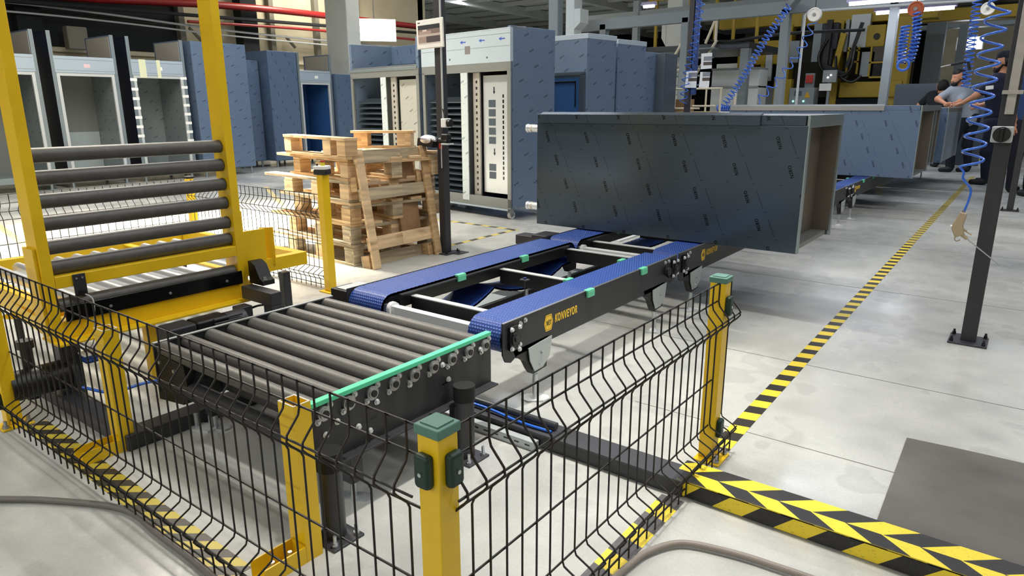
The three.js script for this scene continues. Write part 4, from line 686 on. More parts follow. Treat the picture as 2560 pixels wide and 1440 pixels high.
closedCabinet('dark film covered cabinet left of the blue open one', [-11.45, -8.08], Math.PI / 2, 0.62, 0.8, 2.1, { mat: M.filmBlue });
openCabinet('open cabinet with deep blue inside and plain white header', [-11.5, -8.83], Math.PI / 2, 0.8, { inner: M.blueFilm, back: M.blueFilm, sideMat: M.slate, labelMat: M.paper });
closedCabinet('blue film cabinet with a white paper label before the grey column', [-11.4, -9.52], Math.PI / 2, 0.52, 0.7, 1.74, { paper: [0.14, 1.42], mat: M.filmBlue });
// double cabinets with shelf slats and perforated steel
function doubleCabinet(label, [x, z], ry, o = {}) {
  const w = 1.36, d = 0.62, h = 1.83, y0 = 0.12, t = thing('double_cabinet', label, 'cabinet', [x, 0, z], ry), L = -w;   // local x runs from -w (left) to 0 (right)
  mesh('side_wall', RE(-0.045, 0, y0, h, -d, 0, 0.004), M.film, t); mesh('side_wall', RE(L, L + 0.04, y0, h, -d, 0, 0.004), M.film, t);
  mesh('back_wall', RE(L + 0.04, -0.045, y0, o.header ? h : 1.62, -d, -d + 0.03, 0.003), M.innerSteel, t);
  mesh('cabinet_floor', RE(L + 0.04, -0.045, y0, y0 + 0.05, -d, 0, 0.003), M.beltPlain, t);
  mesh('partition', RE(L * 0.5 - 0.03, L * 0.5 + 0.03, y0 + 0.05, 1.5, -d + 0.03, -0.02, 0.003), M.innerSteel, t);
  mesh('inner_roof', RE(L + 0.04, -0.045, 1.5, 1.55, -d + 0.03, -0.01, 0.003), M.innerSteel, t);
  mesh('front_frame', [RE(L, 0, 1.43, 1.51, -0.02, 0.006, 0.003), RE(L, 0, y0 - 0.01, y0 + 0.09, -0.02, 0.006, 0.003), RE(L, L + 0.045, y0, 1.45, -0.02, 0.006, 0.003), RE(-0.05, 0.0, y0, 1.45, -0.02, 0.006, 0.003)], M.innerSteel, t);
  mesh('base_strip', RE(L + 0.05, -0.05, y0 - 0.03, y0 - 0.005, -0.02, 0.004, 0.002), M.headWhite, t);
  mesh('centre_post', RE(-0.72, -0.615, y0 + 0.03, 1.43, 0.0, 0.012, 0.003), std(0xffffff, 0.4, 0.1, { map: filmTex('#b9c3c6', '#2a2f36', true) }), t);
  const sp = mesh('slotted_post', RE(-0.6, -0.5, y0 + 0.08, 1.43, -0.07, -0.05, 0.002), M.beigeSteel, t);
  for (let i = 0; i < 19; i++) mesh('slot', B(0.022, 0.026, 0.002, -0.545, 0.26 + i * 0.06, -0.049), M.black, sp);
  // left opening: shelf runners
  for (let i = 0; i < 16; i++) mesh('shelf_slat', RB(0.57, 0.012, 0.16, -1.02, 0.24 + i * 0.062, -0.12, 0.35, 0, 0, 0.003), M.slat, t);
  const pl = mesh('perforated_panel', RE(-0.49, -0.048, 0.24, 1.40, -0.11, -0.09, 0.002), o.header ? std(0xc9ced2, 0.35, 0.5) : std(0xffffff, 0.35, 0.3, { map: filmTex('#b4b4ae', '#34383c', true) }), t);
  if (o.header) {
    for (const y of [1.13, 1.04, 0.95, 0.86, 0.77, 0.5, 0.42]) mesh('cutout', B(0.1, 0.07, 0.002, -0.36, y, -0.089), M.slate, pl);
    for (let i = 0; i < 17; i++) mesh('slot', B(0.018, 0.032, 0.002, -0.2, 0.4 + i * 0.05, -0.089), M.blackGloss, pl);
    const arrow = (px, py) => X([[0, 0.006], [0.006, 0.006], [0.006, 0.05], [-0.006, 0.05], [-0.006, 0.006]].slice(1).concat([[-0.016, 0.008], [0, -0.02], [0.016, 0.008]]), 0.002, M4(px, py, -0.089));
    for (const [px, py] of [[-0.33, 1.24], [-0.1, 1.0], [-0.1, 0.6], [-0.33, 0.64]]) mesh('arrow_mark', arrow(px, py), M.darkFilm, pl);
    const hd = mesh('header', [RE(L, 0.002, 1.51, 1.815, -0.03, 0.01, 0.006), XZ([[0.01, 0], [0.01, 0.012], [-0.2, 0.03], [-0.2, 0]], w, L, 1.805, 0)], M.headWhite, t);
    mesh('header_groove', [B(w, 0.004, 0.002, L / 2, 1.655, 0.0105), B(w, 0.004, 0.002, L / 2, 1.765, 0.0105)], M.greyPaint, hd);
    for (const px of [-0.14, -0.42, -0.7]) mesh('blue_arrow', X([[0.07, 0.005], [0.02, 0.005], [0.02, 0.016], [-0.015, 0], [0.02, -0.016], [0.02, -0.005], [0.07, -0.005]], 0.0015, M4(px, 1.72, 0.0105)), std(0x2749a0, 0.6), hd);
    mesh('display_cutout', RE(-0.645, -0.565, 1.605, 1.68, 0.008, 0.012, 0.002), std(0x6b6668, 0.6), hd);
    mesh('lamp_hole', [C(0.01, 0.003, -0.32, 1.56, 0.011, 'z', 12), C(0.01, 0.003, -0.88, 1.565, 0.011, 'z', 12)], M.slate, hd);
  } else {
    mesh('tall_back_panel', RE(L + 0.02, -0.55, 1.55, h, -d, -d + 0.03, 0.003), M.filmBlue, t);
    mesh('bay_post', RE(L, L + 0.03, 1.5, h + 0.02, -d, -d + 0.05, 0.003), M.edgeSteel, t);
    mesh('top_rail', RE(L - 0.02, -0.02, 1.5, 1.53, -0.02, 0.02, 0.003), M.edgeSteel, t);
  }
  for (const px of [-0.09, L + 0.09]) for (const pz of [-0.07, -d + 0.07]) {
    const c = mesh('caster_fork', [RE(px - 0.035, px + 0.035, 0.09, 0.1, pz - 0.03, pz + 0.03, 0.002), B(0.006, 0.07, 0.045, px - 0.022, 0.06, pz - 0.01, 0.3), B(0.006, 0.07, 0.045, px + 0.022, 0.06, pz - 0.01, 0.3)], M.steel, t);
    mesh('caster_wheel', [C(0.04, 0.03, px, 0.04, pz - 0.015, 'x', 24), C(0.014, 0.05, px, 0.04, pz - 0.015, 'x', 12)], M.white, c);
  }
  return t;
}
doubleCabinet('tall double cabinet on casters with blue arrows on its white header', [-4.1, -5.4], -0.14, { header: true });
doubleCabinet('double cabinet without header left of the sign pole, perforated panel inside', [-4.1 - 0.99 * 1.42, -5.4 - 0.14 * 1.42], -0.14, {});
closedCabinet('film covered cabinet with white top rim behind the tall double cabinet', [-4.33, -6.62], -0.14, 0.72, 0.5, 1.84, { rim: true, window: true });
closedCabinet('film covered cabinet next behind, white paper sheet on its side', [-4.33, -7.3], -0.14, 0.7, 0.55, 1.83, { rim: true });
closedCabinet('lower film cabinet at the end of the row of tall cabinets', [-4.95, -9.15], -0.14, 0.6, 0.5, 1.84);
closedCabinet('plain grey cabinet right of the cabinet row before the columns', [-4.62, -9.5], 0.0, 0.34, 0.4, 1.83, { mat: M.slate });
{ const p = single('paper_sheet', E(-3.966, -3.963, 1.3, 1.52, -7.75, -7.5), M.paper, 'paper sheet stuck to the side of a film covered cabinet', 'paper sheet'); p.rotation.y = 0; }
// high white header cabinets behind
closedCabinet('dark blue topped cabinet seen over the double cabinet', [-7.3, -8.9], -0.14, 1.0, 0.6, 1.98, { mat: M.filmBlue, rim: true });
// ---------------------------------------------------------------- columns, gantry, machines
function column(label, x, z, w, d, h, mat, corbel) {
  const t = thing('hall_column', label, 'column', [x, 0, z]);
  mesh('shaft', RE(-w / 2, w / 2, 0, h, -d / 2, d / 2, 0.02), mat, t);
  if (corbel) mesh('corbel', X([[0, 0], [corbel[1], corbel[2]], [corbel[1], corbel[2] + corbel[3]], [0, corbel[2] + corbel[3]]], d, M4(w / 2 * Math.sign(corbel[1]), corbel[0], -d / 2)), mat, t);
}
column('thick pale concrete column left of the bright floodlight', -12.42, -10.36, 0.7, 0.36, 5.4, M.concrete);
column('slim concrete column with a bracket behind the tall cabinet', -7.71, -12.2, 0.2, 0.3, 5.4, M.concrete, [2.55, 0.14, 0.12, 0.25]);
column('grey steel column left of the slim concrete one', -8.0, -12.0, 0.22, 0.2, 5.4, M.greyPaint);
column('concrete column with a wide corbel beside the white stair rails', -7.7, -17, 0.4, 0.4, 5.4, M.concrete, [2.55, -0.12, 0.2, 0.3]);
{
  const t = thing('steel_gantry', 'grey steel gantry frame carrying hose reels over the far conveyor', 'gantry', [0, 0, 0]);
  mesh('long_beam', [boxbar(V(-8.2, 2.69, -12.9), V(0.6, 2.76, -12.9), 0.16, 0.2)], M.greyPaint, t);
  mesh('side_beam', [boxbar(V(-3.85, 2.74, -13), V(-2.5, 2.66, -9.5), 0.1, 0.12)], M.greyPaint, t);
  for (const [x, w] of [[-7.42, 0.14], [-5.66, 0.13], [-3.84, 0.14], [-2.18, 0.125], [0.5, 0.16]]) mesh('post', RE(x - w / 2, x + w / 2, 0, 2.7, -12.98, -12.82, 0.006), M.greyPaint, t);
  mesh('guard_rail', T([[-3.29, 0.0, -12.0], [-3.29, 2.44, -12.0], [-3.24, 2.53, -12.0], [-2.4, 2.52, -12.0], [-1.0, 2.5, -12]], 0.02, 60, 8, false, 0.1), M.lightGrey, t);
  const u = thing('steel_gantry', 'thin grey steel frame behind the gantry, beside the roof lamp', 'gantry', [0, 0, 0]);
  mesh('post', [RE(-7.86, -7.72, 0, 3.4, -15.07, -14.93, 0.005)], M.greyPaint, u);
  mesh('beam', [boxbar(V(-9.5, 3.1, -15), V(-2, 3.15, -15), 0.1, 0.14)], M.greyPaint, u);
  mesh('black_cable', T([[-6.2, 2.48, -15.1], [-5.6, 2.42, -15], [-4.4, 2.5, -15], [-3.0, 2.48, -15]], 0.03, 40, 8), M.blackGloss, u);
}
{ // hose pole with papers in front of the gantry
  const t = thing('hose_pole', 'dark pole carrying a blue hose and paper sheets above the lying cabinets', 'pole', [-4.0, 0, -9.3]);
  mesh('tube', RE(-0.035, 0.035, 0, 2.7, -0.035, 0.035, 0.004), M.anthracite, t);
  mesh('base_plate', RE(-0.09, 0.09, 0, 0.01, -0.09, 0.09, 0.002), M.anthraciteSat, t);
  mesh('blue_duct', RE(0.04, 0.11, 1.25, 3.2, -0.03, 0.03, 0.01), std(0x24407a, 0.4), t);
  const pm = canvasTex(64, 64, (g) => { g.fillStyle = '#dfe4ec'; g.fillRect(0, 0, 64, 64); g.fillStyle = '#7f8794'; g.fillRect(6, 20, 52, 18); g.fillStyle = '#59504e'; g.fillRect(6, 42, 52, 14); }, 0.2);
  for (const [x, y, w, h, k] of [[0.26, 1.68, 0.15, 0.2, 'upper photo sheet on the dark hose pole'], [0.06, 1.45, 0.16, 0.22, 'left of two lower sheets on the hose pole'], [0.25, 1.44, 0.14, 0.2, 'right of two lower sheets on the hose pole']]) single('paper_sheet', B(w, h, 0.003, -4.0 + x, y, -9.24, 0, 0, rr(-0.05, 0.05)), std(0xffffff, 0.7, 0, { map: pm }), k, 'paper sheet');
  single('spiral_hose', T(coil('', [[-3.82, 2.75, -9.2], [-3.9, 2.0, -9.2], [-4.0, 1.45, -9.2], [-4.02, 1.12, -9.2]], 0.05, 18, 0.01, [], null, null, '', 12), 0.0065, 300, 6), M.blueHose, 'blue spiral hose along the dark hose pole with papers', 'hose');
}
{ // white tube rack
  const t = thing('tube_rack', 'rack of white tubes and shelves behind the nearest lying cabinet', 'rack', [0, 0, -10]);
  for (const [x0, x1, y, z] of [[-5.15, -3.78, 1.345, 0], [-4.95, -4.1, 1.065, 0.02], [-4.2, -3.85, 1.1, 0.05]]) mesh('tube', C(0.014, x1 - x0, (x0 + x1) / 2, y, z, 'x', 10), M.whiteWarm, t);
  for (const x of [-4.78, -4.26, -3.8]) for (const z of [0, -0.6]) mesh('upright', C(0.014, 1.36, x, 0.68, z, 'y', 10), M.whiteWarm, t);
  mesh('shelf', RE(-5.0, -3.5, 1.0, 1.02, -0.62, 0.0, 0.002), M.wood3, t);
  mesh('lower_shelf', RE(-5.0, -3.8, 0.5, 0.52, -0.62, 0.0, 0.002), M.wood3, t);
  single('carton', RE(-4.58, -4.36, 1.022, 1.2, -10.4, -10.2, 0.004), M.cardboard, 'brown carton on the tube rack', 'box');
  single('stacked_sheets', RE(-5.0, -4.62, 1.022, 1.07, -10.5, -10.1, 0.002), M.wood3, 'pile of flat boards on the tube rack', 'boards');
}
function reel(label, x, y, z, r, mat, hang) {
  const t = thing('hose_reel', label, 'hose reel', [x, y, z]);
  mesh('drum', C(r, r * 0.7, 0, 0, 0, 'z', 28), mat, t); mesh('drum_rim', new THREE.TorusGeometry(r * 0.92, r * 0.12, 8, 28).translate(0, 0, r * 0.36), mat, t); mesh('hub', C(r * 0.25, r * 0.8, 0, 0, 0.01, 'z', 14), M.grey, t);
  mesh('hanger', C(0.008, hang, 0, hang / 2, 0, 'y', 6), M.darkSteel, t);
}
reel('round white hose reel under the gantry above the control cabinets', -2.357, 2.13, -9, 0.075, M.white, 0.55);
reel('round white hose reel at the upper right beside the near spiral hose', -0.585, 1.953, -8, 0.055, M.white, 0.8);
reel('orange hose reel between the two glowing tube lamps', -1.46, 2.22, -10, 0.085, std(0xb85a34, 0.5), 0.45);
{
  const sp = (label, pts, r, turns, tube) => single('spiral_hose', T(coil('', pts, r, turns, tube, [], null, null, '', 12), tube, Math.min(420, turns * 18), 6), M.blueHose, label, 'hose');
  sp('thick blue spiral hose hanging from the orange reel, right strand', [[-1.44, 2.18, -10], [-1.42, 1.9, -10], [-1.45, 1.62, -10]], 0.045, 13, 0.012);
  sp('thick blue spiral hose hanging from the orange reel, left strand', [[-1.54, 2.03, -9.95], [-1.545, 1.85, -9.95], [-1.535, 1.6, -9.95]], 0.045, 11, 0.012);
  single('hose_loop', new THREE.TorusGeometry(0.062, 0.016, 10, 24).translate(-1.50, 1.575, -9.9), M.blueHose, 'blue loop closing the two strands under the orange reel', 'hose');
  sp('pale blue spiral hose hanging above the worker in grey', [[-0.76, 2.15, -9], [-0.755, 1.75, -9], [-0.75, 1.5, -9], [-0.745, 1.28, -9]], 0.042, 20, 0.007);
  sp('long slanting blue spiral hose rising to the gantry beam', [[-3.37, 1.1, -9], [-3.15, 1.45, -9], [-2.9, 1.9, -9], [-2.66, 2.25, -9]], 0.042, 27, 0.0075);
  sp('loose blue spiral hose running from the white reel down to the table', [[-2.36, 2.06, -9], [-2.48, 1.75, -9], [-2.72, 1.4, -9], [-2.95, 1.15, -9]], 0.045, 8, 0.0065);
  single('hose_bundle', T(coil('', [[-3.95, 1.065, -10.3], [-3.8, 1.065, -10.3], [-3.65, 1.065, -10.3]], 0.04, 9, 0, [], null, null, '', 10), 0.01, 120, 6), M.blueHose, 'heap of blue hose lying behind the nearest cabinet', 'hose');
  const a = thing('air_tool', 'black air tool hung on the pale blue spiral hose', 'air tool', [-0.77, 1.545, -8.9]);
  mesh('tool_body', bar(V(-0.13, -0.03, 0), V(0.02, 0.0, 0), 0.016, 10), M.black, a); mesh('tool_bit', bar(V(-0.22, -0.05, 0), V(-0.13, -0.03, 0), 0.006, 8), M.lightGrey, a); mesh('tool_grip', bar(V(0.02, 0, 0), V(0.045, -0.09, 0), 0.014, 10), M.black, a); mesh('tool_plug', RE(0.0, 0.04, -0.005, 0.03, -0.02, 0.02, 0.005), M.blueHose, a);
}
// yellow presses in the background
{
  const Y = M.yellowDull, D = M.wallDark;
  const t = thing('yellow_press', 'large yellow press with hanging black hoses behind the workers', 'press', [0, 0, -18]);
  mesh('base_beam', RE(-4.0, -2.7, 1.28, 1.63, -0.5, 0.0, 0.02), Y, t);
  mesh('pedestal', RE(-4.3, -2.6, 0, 1.28, -0.8, -0.1, 0.02), M.wallDark, t);
  mesh('upper_beam', RE(-5.4, -2.2, 2.93, 3.3, -0.6, -0.1, 0.02), Y, t);
  mesh('upper_block', RE(-3.55, -3.16, 2.38, 2.85, -0.3, 0.02, 0.02), Y, t);
  mesh('block_hole', C(0.07, 0.02, -3.33, 2.6, 0.022, 'z', 20), M.yellowDark, t);
  for (const [a, b] of [[-3.06, -2.62], [-5.42, -5.2], [-4.25, -4.06]]) mesh('column', RE(a, b, 0, 3.0, -0.4, -0.05, 0.01), Y, t);
  mesh('platen', RE(-3.9, -3.5, 2.38, 3.1, -0.2, 0.0, 0.01), M.lightGrey, t);
  mesh('platen_strip', [RE(-4.0, -3.93, 2.3, 3.0, -0.15, 0.02, 0.005), RE(-3.6, -3.33, 1.74, 2.28, -0.15, 0.0, 0.005)], M.grey, t);
  mesh('guide_frame', [RE(-3.9, -3.86, 1.8, 2.4, 0, 0.05, 0.004), RE(-3.68, -3.64, 1.8, 2.4, 0, 0.05, 0.004), RE(-3.9, -3.64, 2.05, 2.09, 0, 0.05, 0.004), RE(-3.9, -3.64, 2.3, 2.34, 0, 0.05, 0.004)], Y, t);
  const wf = mesh('window_frame', [RE(-3.42, -3.38, 1.7, 2.4, 0, 0.05, 0.004), RE(-3.1, -3.06, 1.7, 2.4, 0, 0.05, 0.004), RE(-3.42, -3.06, 2.02, 2.06, 0, 0.05, 0.004), RE(-3.42, -3.06, 1.7, 1.74, 0, 0.05, 0.004)], Y, t);
  mesh('dark_pane', RE(-3.38, -3.1, 1.74, 2.4, -0.02, 0.0, 0.002), M.blackGloss, wf);
  mesh('motor', [RE(-4.5, -4.12, 2.35, 2.95, -0.3, 0.1, 0.04), RE(-4.4, -4.2, 2.0, 2.4, -0.1, 0.15, 0.03)], M.anthracite, t);
  mesh('hydraulic_arm', [boxbar(V(-4.3, 3.0, 0.2), V(-4.32, 1.85, 0.2), 0.12, 0.12), boxbar(V(-4.3, 1.95, 0.2), V(-3.8, 1.72, 0.2), 0.16, 0.16), boxbar(V(-3.85, 1.95, 0.2), V(-3.62, 2.9, 0.2), 0.07, 0.07)], M.black, t);
  mesh('hose', [T([[-4.3, 2.6, 0.25], [-4.45, 2.2, 0.3], [-4.3, 1.85, 0.3], [-3.95, 1.75, 0.3], [-3.75, 1.9, 0.3], [-3.7, 2.4, 0.25]], 0.035, 40, 8), T([[-4.1, 2.2, 0.25], [-4.0, 1.8, 0.3], [-3.7, 1.62, 0.3], [-3.5, 1.75, 0.25]], 0.03, 30, 8)], M.blackGloss, t);
  mesh('side_ram', [boxbar(V(-4.0, 2.7, 0.1), V(-4.12, 1.9, 0.1), 0.12, 0.12)], Y, t);
  mesh('dark_back', RE(-5.4, -2.6, 1.3, 2.95, -0.62, -0.58, 0.005), M.yellowDark, t);
  mesh('grey_panel', [RE(-4.68, -4.5, 2.1, 2.95, 0, 0.06, 0.006), RE(-5.2, -4.98, 2.1, 2.6, 0, 0.06, 0.006), RE(-4.98, -4.9, 2.75, 3.2, 0, 0.06, 0.006)], M.greyPaint, t);
  const u = thing('yellow_press', 'second yellow press with white platens behind the slanting hose', 'press', [0, 0, -18.2]);
  mesh('beam', RE(-6.15, -5.45, 2.1, 2.66, -0.5, 0, 0.02), Y, u); mesh('top_beam', RE(-7.1, -5.5, 3.0, 3.3, -0.5, 0, 0.02), Y, u);
  for (const [a, b] of [[-6.55, -6.35], [-5.95, -5.85], [-6.2, -6.12]]) mesh('column', RE(a, b, 0, 2.4, -0.4, -0.02, 0.01), Y, u);
  mesh('platen', [RE(-6.32, -6.14, 1.7, 2.42, -0.05, 0.03, 0.005), RE(-5.82, -5.66, 1.7, 2.42, -0.05, 0.03, 0.005)], M.lightGrey, u);
  mesh('lower_cabinet', RE(-6.1, -5.5, 0, 1.55, -0.3, 0.1, 0.03), M.greyPaint, u); mesh('dark_back', RE(-6.6, -5.4, 0.3, 3.0, -0.62, -0.58, 0.005), M.yellowDark, u);
  mesh('cross_rail', [RE(-6.9, -5.4, 2.86, 2.96, 0.05, 0.2, 0.01)], M.wallDark, u);
  single('yellow_bollard', [RE(-5.3, -5.1, 0, 1.72, -17.5, -17.3, 0.01), RE(-5.06, -4.9, 0, 1.7, -17.5, -17.3, 0.01)], M.yellowDull, 'pair of yellow guard posts left of the control cabinet', 'guard post');
  const c = thing('control_cabinet', 'light grey control cabinet with warning triangle and small screen', 'cabinet', [-4.62, 0, -17.2]);
  mesh('body', RE(-0.28, 0.28, 0, 1.5, -0.4, 0, 0.02), M.greyPaint, c); mesh('screen', RE(-0.16, 0.0, 1.32, 1.43, 0, 0.01, 0.004), M.slate, c);
  mesh('warning_triangle', X([[0.06, 1.28], [0.2, 1.28], [0.13, 1.42]], 0.006, M4(0, 0, 0)), std(0xc79a1c, 0.6), c);
  for (const dx of [-0.17, 0.06]) mesh('green_light', C(0.022, 0.02, dx, 1.2, 0.01, 'z', 12), glow(0x7dffd0, 1.5), c);
  const s = thing('switch_box', 'grey switch box with two lit buttons on the press', 'switch box', [-4.1, 1.75, -17.4]);
  mesh('box', RE(-0.15, 0.15, -0.14, 0.13, -0.1, 0, 0.01), M.grey, s); mesh('lit_button', [C(0.02, 0.02, -0.03, -0.03, 0.01, 'z', 10), C(0.018, 0.02, 0.03, 0.02, 0.01, 'z', 10)], glow(0xffffff, 2), s); mesh('stand_arm', RE(-0.03, 0.03, -1.75, -0.14, -0.09, -0.03, 0.005), M.greyPaint, s); mesh('paper_note', RE(-0.2, 0.06, -0.32, -0.16, -0.02, -0.01, 0.002), M.paper, s);
  const r = thing('alarm_box', 'grey box with a red front beside the switch box', 'box', [-4.5, 1.6, -17.3]); mesh('stand', RE(-0.03, 0.03, -1.6, -0.2, -0.09, -0.03, 0.005), M.greyPaint, r);
  mesh('box', RE(-0.1, 0.1, -0.2, 0.22, -0.1, 0, 0.01), M.greyPaint, r); mesh('red_front', RE(-0.08, 0.08, 0.0, 0.18, 0, 0.03, 0.01), M.redBright, r);
  // crane and low partition to the right
  const k = thing('yellow_crane', 'yellow crane beam crossing the hall at the far right', 'crane', [0, 0, -22]);
  mesh('beam', RE(-3.2, 1.5, 3.2, 3.5, -0.2, 0.2, 0.02), Y, k); mesh('rail', RE(-3.2, 1.5, 3.02, 3.12, -0.15, 0.25, 0.01), M.greyPaint, k); mesh('post', [RE(-2.75, -2.5, 0, 3.0, -0.15, 0.1, 0.01), RE(1.2, 1.45, 0, 3.0, -0.15, 0.1, 0.01)], M.greyPaint, k);
  single('partition_panel', RE(-2.45, -0.9, 0, 1.5, -15.65, -15.6, 0.005), M.slate, 'low dark partition behind the bending worker', 'partition');
  for (const [a, b, z, lab] of [[-2.62, -2.22, -20, 'wide grey upright behind the hanging blue loops'], [-2.0, -1.82, -20.5, 'narrow grey upright left of the far floodlight'], [-3.15, -2.85, -19.4, 'grey upright beside the yellow press column']]) single('steel_upright', RE(a, b, 0, 3.0, z - 0.1, z + 0.1, 0.01), M.greyPaint, lab, 'upright');
  single('tan_panel', RE(-3.4, 0.6, 0, 3.6, -26.2, -26, 0.01), M.wallTan, 'tan wall panel far behind the worker in the cap', 'wall panel');
  // platform with stairs
  const p = thing('stair_platform', 'steel stair with white handrails up to a yellow railed platform', 'stairs', [0, 0, 0]);
  mesh('platform_deck', RE(-7.6, -5.2, 2.28, 2.4, -17.6, -15.1, 0.01), M.darkSteel, p);
  for (const x of [-7.4, -5.3]) mesh('platform_leg', RE(x - 0.09, x + 0.09, 0, 2.28, -15.3, -15.12, 0.01), M.greyPaint, p);
  for (let i = 0; i < 12; i++) mesh('step', RB(0.75, 0.03, 0.24, -6.55 + i * 0.03, 0.2 + i * 0.19, -13.3 - i * 0.15, 0, 0, 0, 0.004), M.greyPaint, p);
  for (const [a, b] of [[V(-6.96, 1.5, -14.6), V(-6.67, 1.9, -15)], [V(-6.95, 1.86, -14.9), V(-6.66, 2.45, -15)], [V(-6.67, 1.86, -15), V(-6.66, 2.45, -15)], [V(-6.26, 1.76, -14.9), V(-5.87, 2.46, -15)], [V(-6.12, 2.4, -15), V(-5.92, 2.9, -15)], [V(-5.9, 2.44, -15), V(-5.9, 2.86, -15)], [V(-6.3, 2.1, -14.9), V(-6.22, 2.24, -14.9)]]) mesh('handrail', bar(a, b, 0.032, 8), M.whiteWarm, p);
  mesh('platform_rail', [boxbar(V(-7.6, 3.4, -15.2), V(-5.0, 3.45, -15.2), 0.05, 0.05), boxbar(V(-7.6, 2.9, -15.2), V(-5.0, 2.95, -15.2), 0.05, 0.05), ...[-7.4, -6.6, -6.0, -5.6, -5.1].map(x => RE(x - 0.03, x + 0.03, 2.4, 3.45, -15.23, -15.17, 0.004)), boxbar(V(-5.55, 3.4, -15.2), V(-5.1, 3.0, -15.2), 0.04, 0.04)], M.yellowDull, p);
  mesh('platform_cabinet', RE(-6.4, -5.3, 0, 1.9, -16.8, -16.2, 0.01), M.concrete, p);
  mesh('shelf_line', [RE(-6.4, -5.3, 1.9, 1.94, -16.8, -16.15, 0.004), RE(-6.4, -5.3, 1.5, 1.54, -16.8, -16.15, 0.004)], M.grey, p);
  single('machine_housing', [RE(-7.4, -6.6, 0, 2.2, -19.6, -19, 0.02)], M.concrete, 'pale machine housing behind the stair', 'machine');
}
// ---------------------------------------------------------------- people
function fieldMesh(caps, cell, k = 0.03) {                 // smooth union of tapered capsules, meshed with surface nets
  let lo = V(1e9, 1e9, 1e9), hi = V(-1e9, -1e9, -1e9);
  for (const [a, b, ra, rb] of caps) for (const [p, r] of [[a, ra], [b, rb]]) { lo.min(V(p[0] - r - k, p[1] - r - k, p[2] - r - k)); hi.max(V(p[0] + r + k, p[1] + r + k, p[2] + r + k)); }
  const n = [0, 1, 2].map(i => Math.ceil((hi.getComponent(i) - lo.getComponent(i)) / cell) + 2), nx = n[0], ny = n[1], nz = n[2];
  const pre = caps.map(([a, b, ra, rb]) => { const d = [b[0] - a[0], b[1] - a[1], b[2] - a[2]]; return [a, d, Math.max(1e-9, d[0] ** 2 + d[1] ** 2 + d[2] ** 2), ra, rb - ra]; });
  const f = (x, y, z) => { let m = 1e9; for (const [a, d, l, ra, dr] of pre) { const px = x - a[0], py = y - a[1], pz = z - a[2], t = Math.max(0, Math.min(1, (px * d[0] + py * d[1] + pz * d[2]) / l)), e = Math.sqrt((px - d[0] * t) ** 2 + (py - d[1] * t) ** 2 + (pz - d[2] * t) ** 2) - ra - dr * t; if (e > m + k) continue; if (m > e + k) m = e; else { const h = Math.max(0, k - Math.abs(m - e)) / k; m = Math.min(m, e) - h * h * k / 4; } } return m; };
  const F = new Float32Array(nx * ny * nz), id = (i, j, q) => i + nx * (j + ny * q);
  for (let q = 0; q < nz; q++) for (let j = 0; j < ny; j++) for (let i = 0; i < nx; i++) F[id(i, j, q)] = f(lo.x + i * cell, lo.y + j * cell, lo.z + q * cell);
  const vi = new Int32Array(nx * ny * nz).fill(-1), pos = [], idx = [];
  for (let q = 0; q < nz - 1; q++) for (let j = 0; j < ny - 1; j++) for (let i = 0; i < nx - 1; i++) {
    let c = 0, sx = 0, sy = 0, sz = 0; const g = (a, b, d) => F[id(i + a, j + b, q + d)];
    for (const [a, b] of [[[0, 0, 0], [1, 0, 0]], [[0, 1, 0], [1, 1, 0]], [[0, 0, 1], [1, 0, 1]], [[0, 1, 1], [1, 1, 1]], [[0, 0, 0], [0, 1, 0]], [[1, 0, 0], [1, 1, 0]], [[0, 0, 1], [0, 1, 1]], [[1, 0, 1], [1, 1, 1]], [[0, 0, 0], [0, 0, 1]], [[1, 0, 0], [1, 0, 1]], [[0, 1, 0], [0, 1, 1]], [[1, 1, 0], [1, 1, 1]]]) {
      const u = g(...a), w = g(...b); if ((u < 0) === (w < 0)) continue; const t = u / (u - w); c++; sx += a[0] + (b[0] - a[0]) * t; sy += a[1] + (b[1] - a[1]) * t; sz += a[2] + (b[2] - a[2]) * t;
    }
    if (c) { vi[id(i, j, q)] = pos.length / 3; pos.push(lo.x + (i + sx / c) * cell, lo.y + (j + sy / c) * cell, lo.z + (q + sz / c) * cell); }
  }
  const quad = (a, b, c, d, flip) => { if (a < 0 || b < 0 || c < 0 || d < 0) return; flip ? idx.push(a, c, b, a, d, c) : idx.push(a, b, c, a, c, d); };
  for (let q = 1; q < nz - 1; q++) for (let j = 1; j < ny - 1; j++) for (let i = 1; i < nx - 1; i++) {
    const s = F[id(i, j, q)] < 0;
    if (s !== F[id(i + 1, j, q)] < 0) quad(vi[id(i, j - 1, q - 1)], vi[id(i, j, q - 1)], vi[id(i, j, q)], vi[id(i, j - 1, q)], !s);
    if (s !== F[id(i, j + 1, q)] < 0) quad(vi[id(i - 1, j, q - 1)], vi[id(i - 1, j, q)], vi[id(i, j, q)], vi[id(i, j, q - 1)], !s);
    if (s !== F[id(i, j, q + 1)] < 0) quad(vi[id(i - 1, j - 1, q)], vi[id(i, j - 1, q)], vi[id(i, j, q)], vi[id(i - 1, j, q)], !s);
  }
  const g = new THREE.BufferGeometry(); g.setAttribute('position', new THREE.BufferAttribute(new Float32Array(pos), 3)); g.setIndex(idx); g.computeVertexNormals(); return g;
}
const grow = (caps, r) => caps.map(([a, b, ra, rb]) => [a, b, ra + r, (rb ?? ra) + r]);
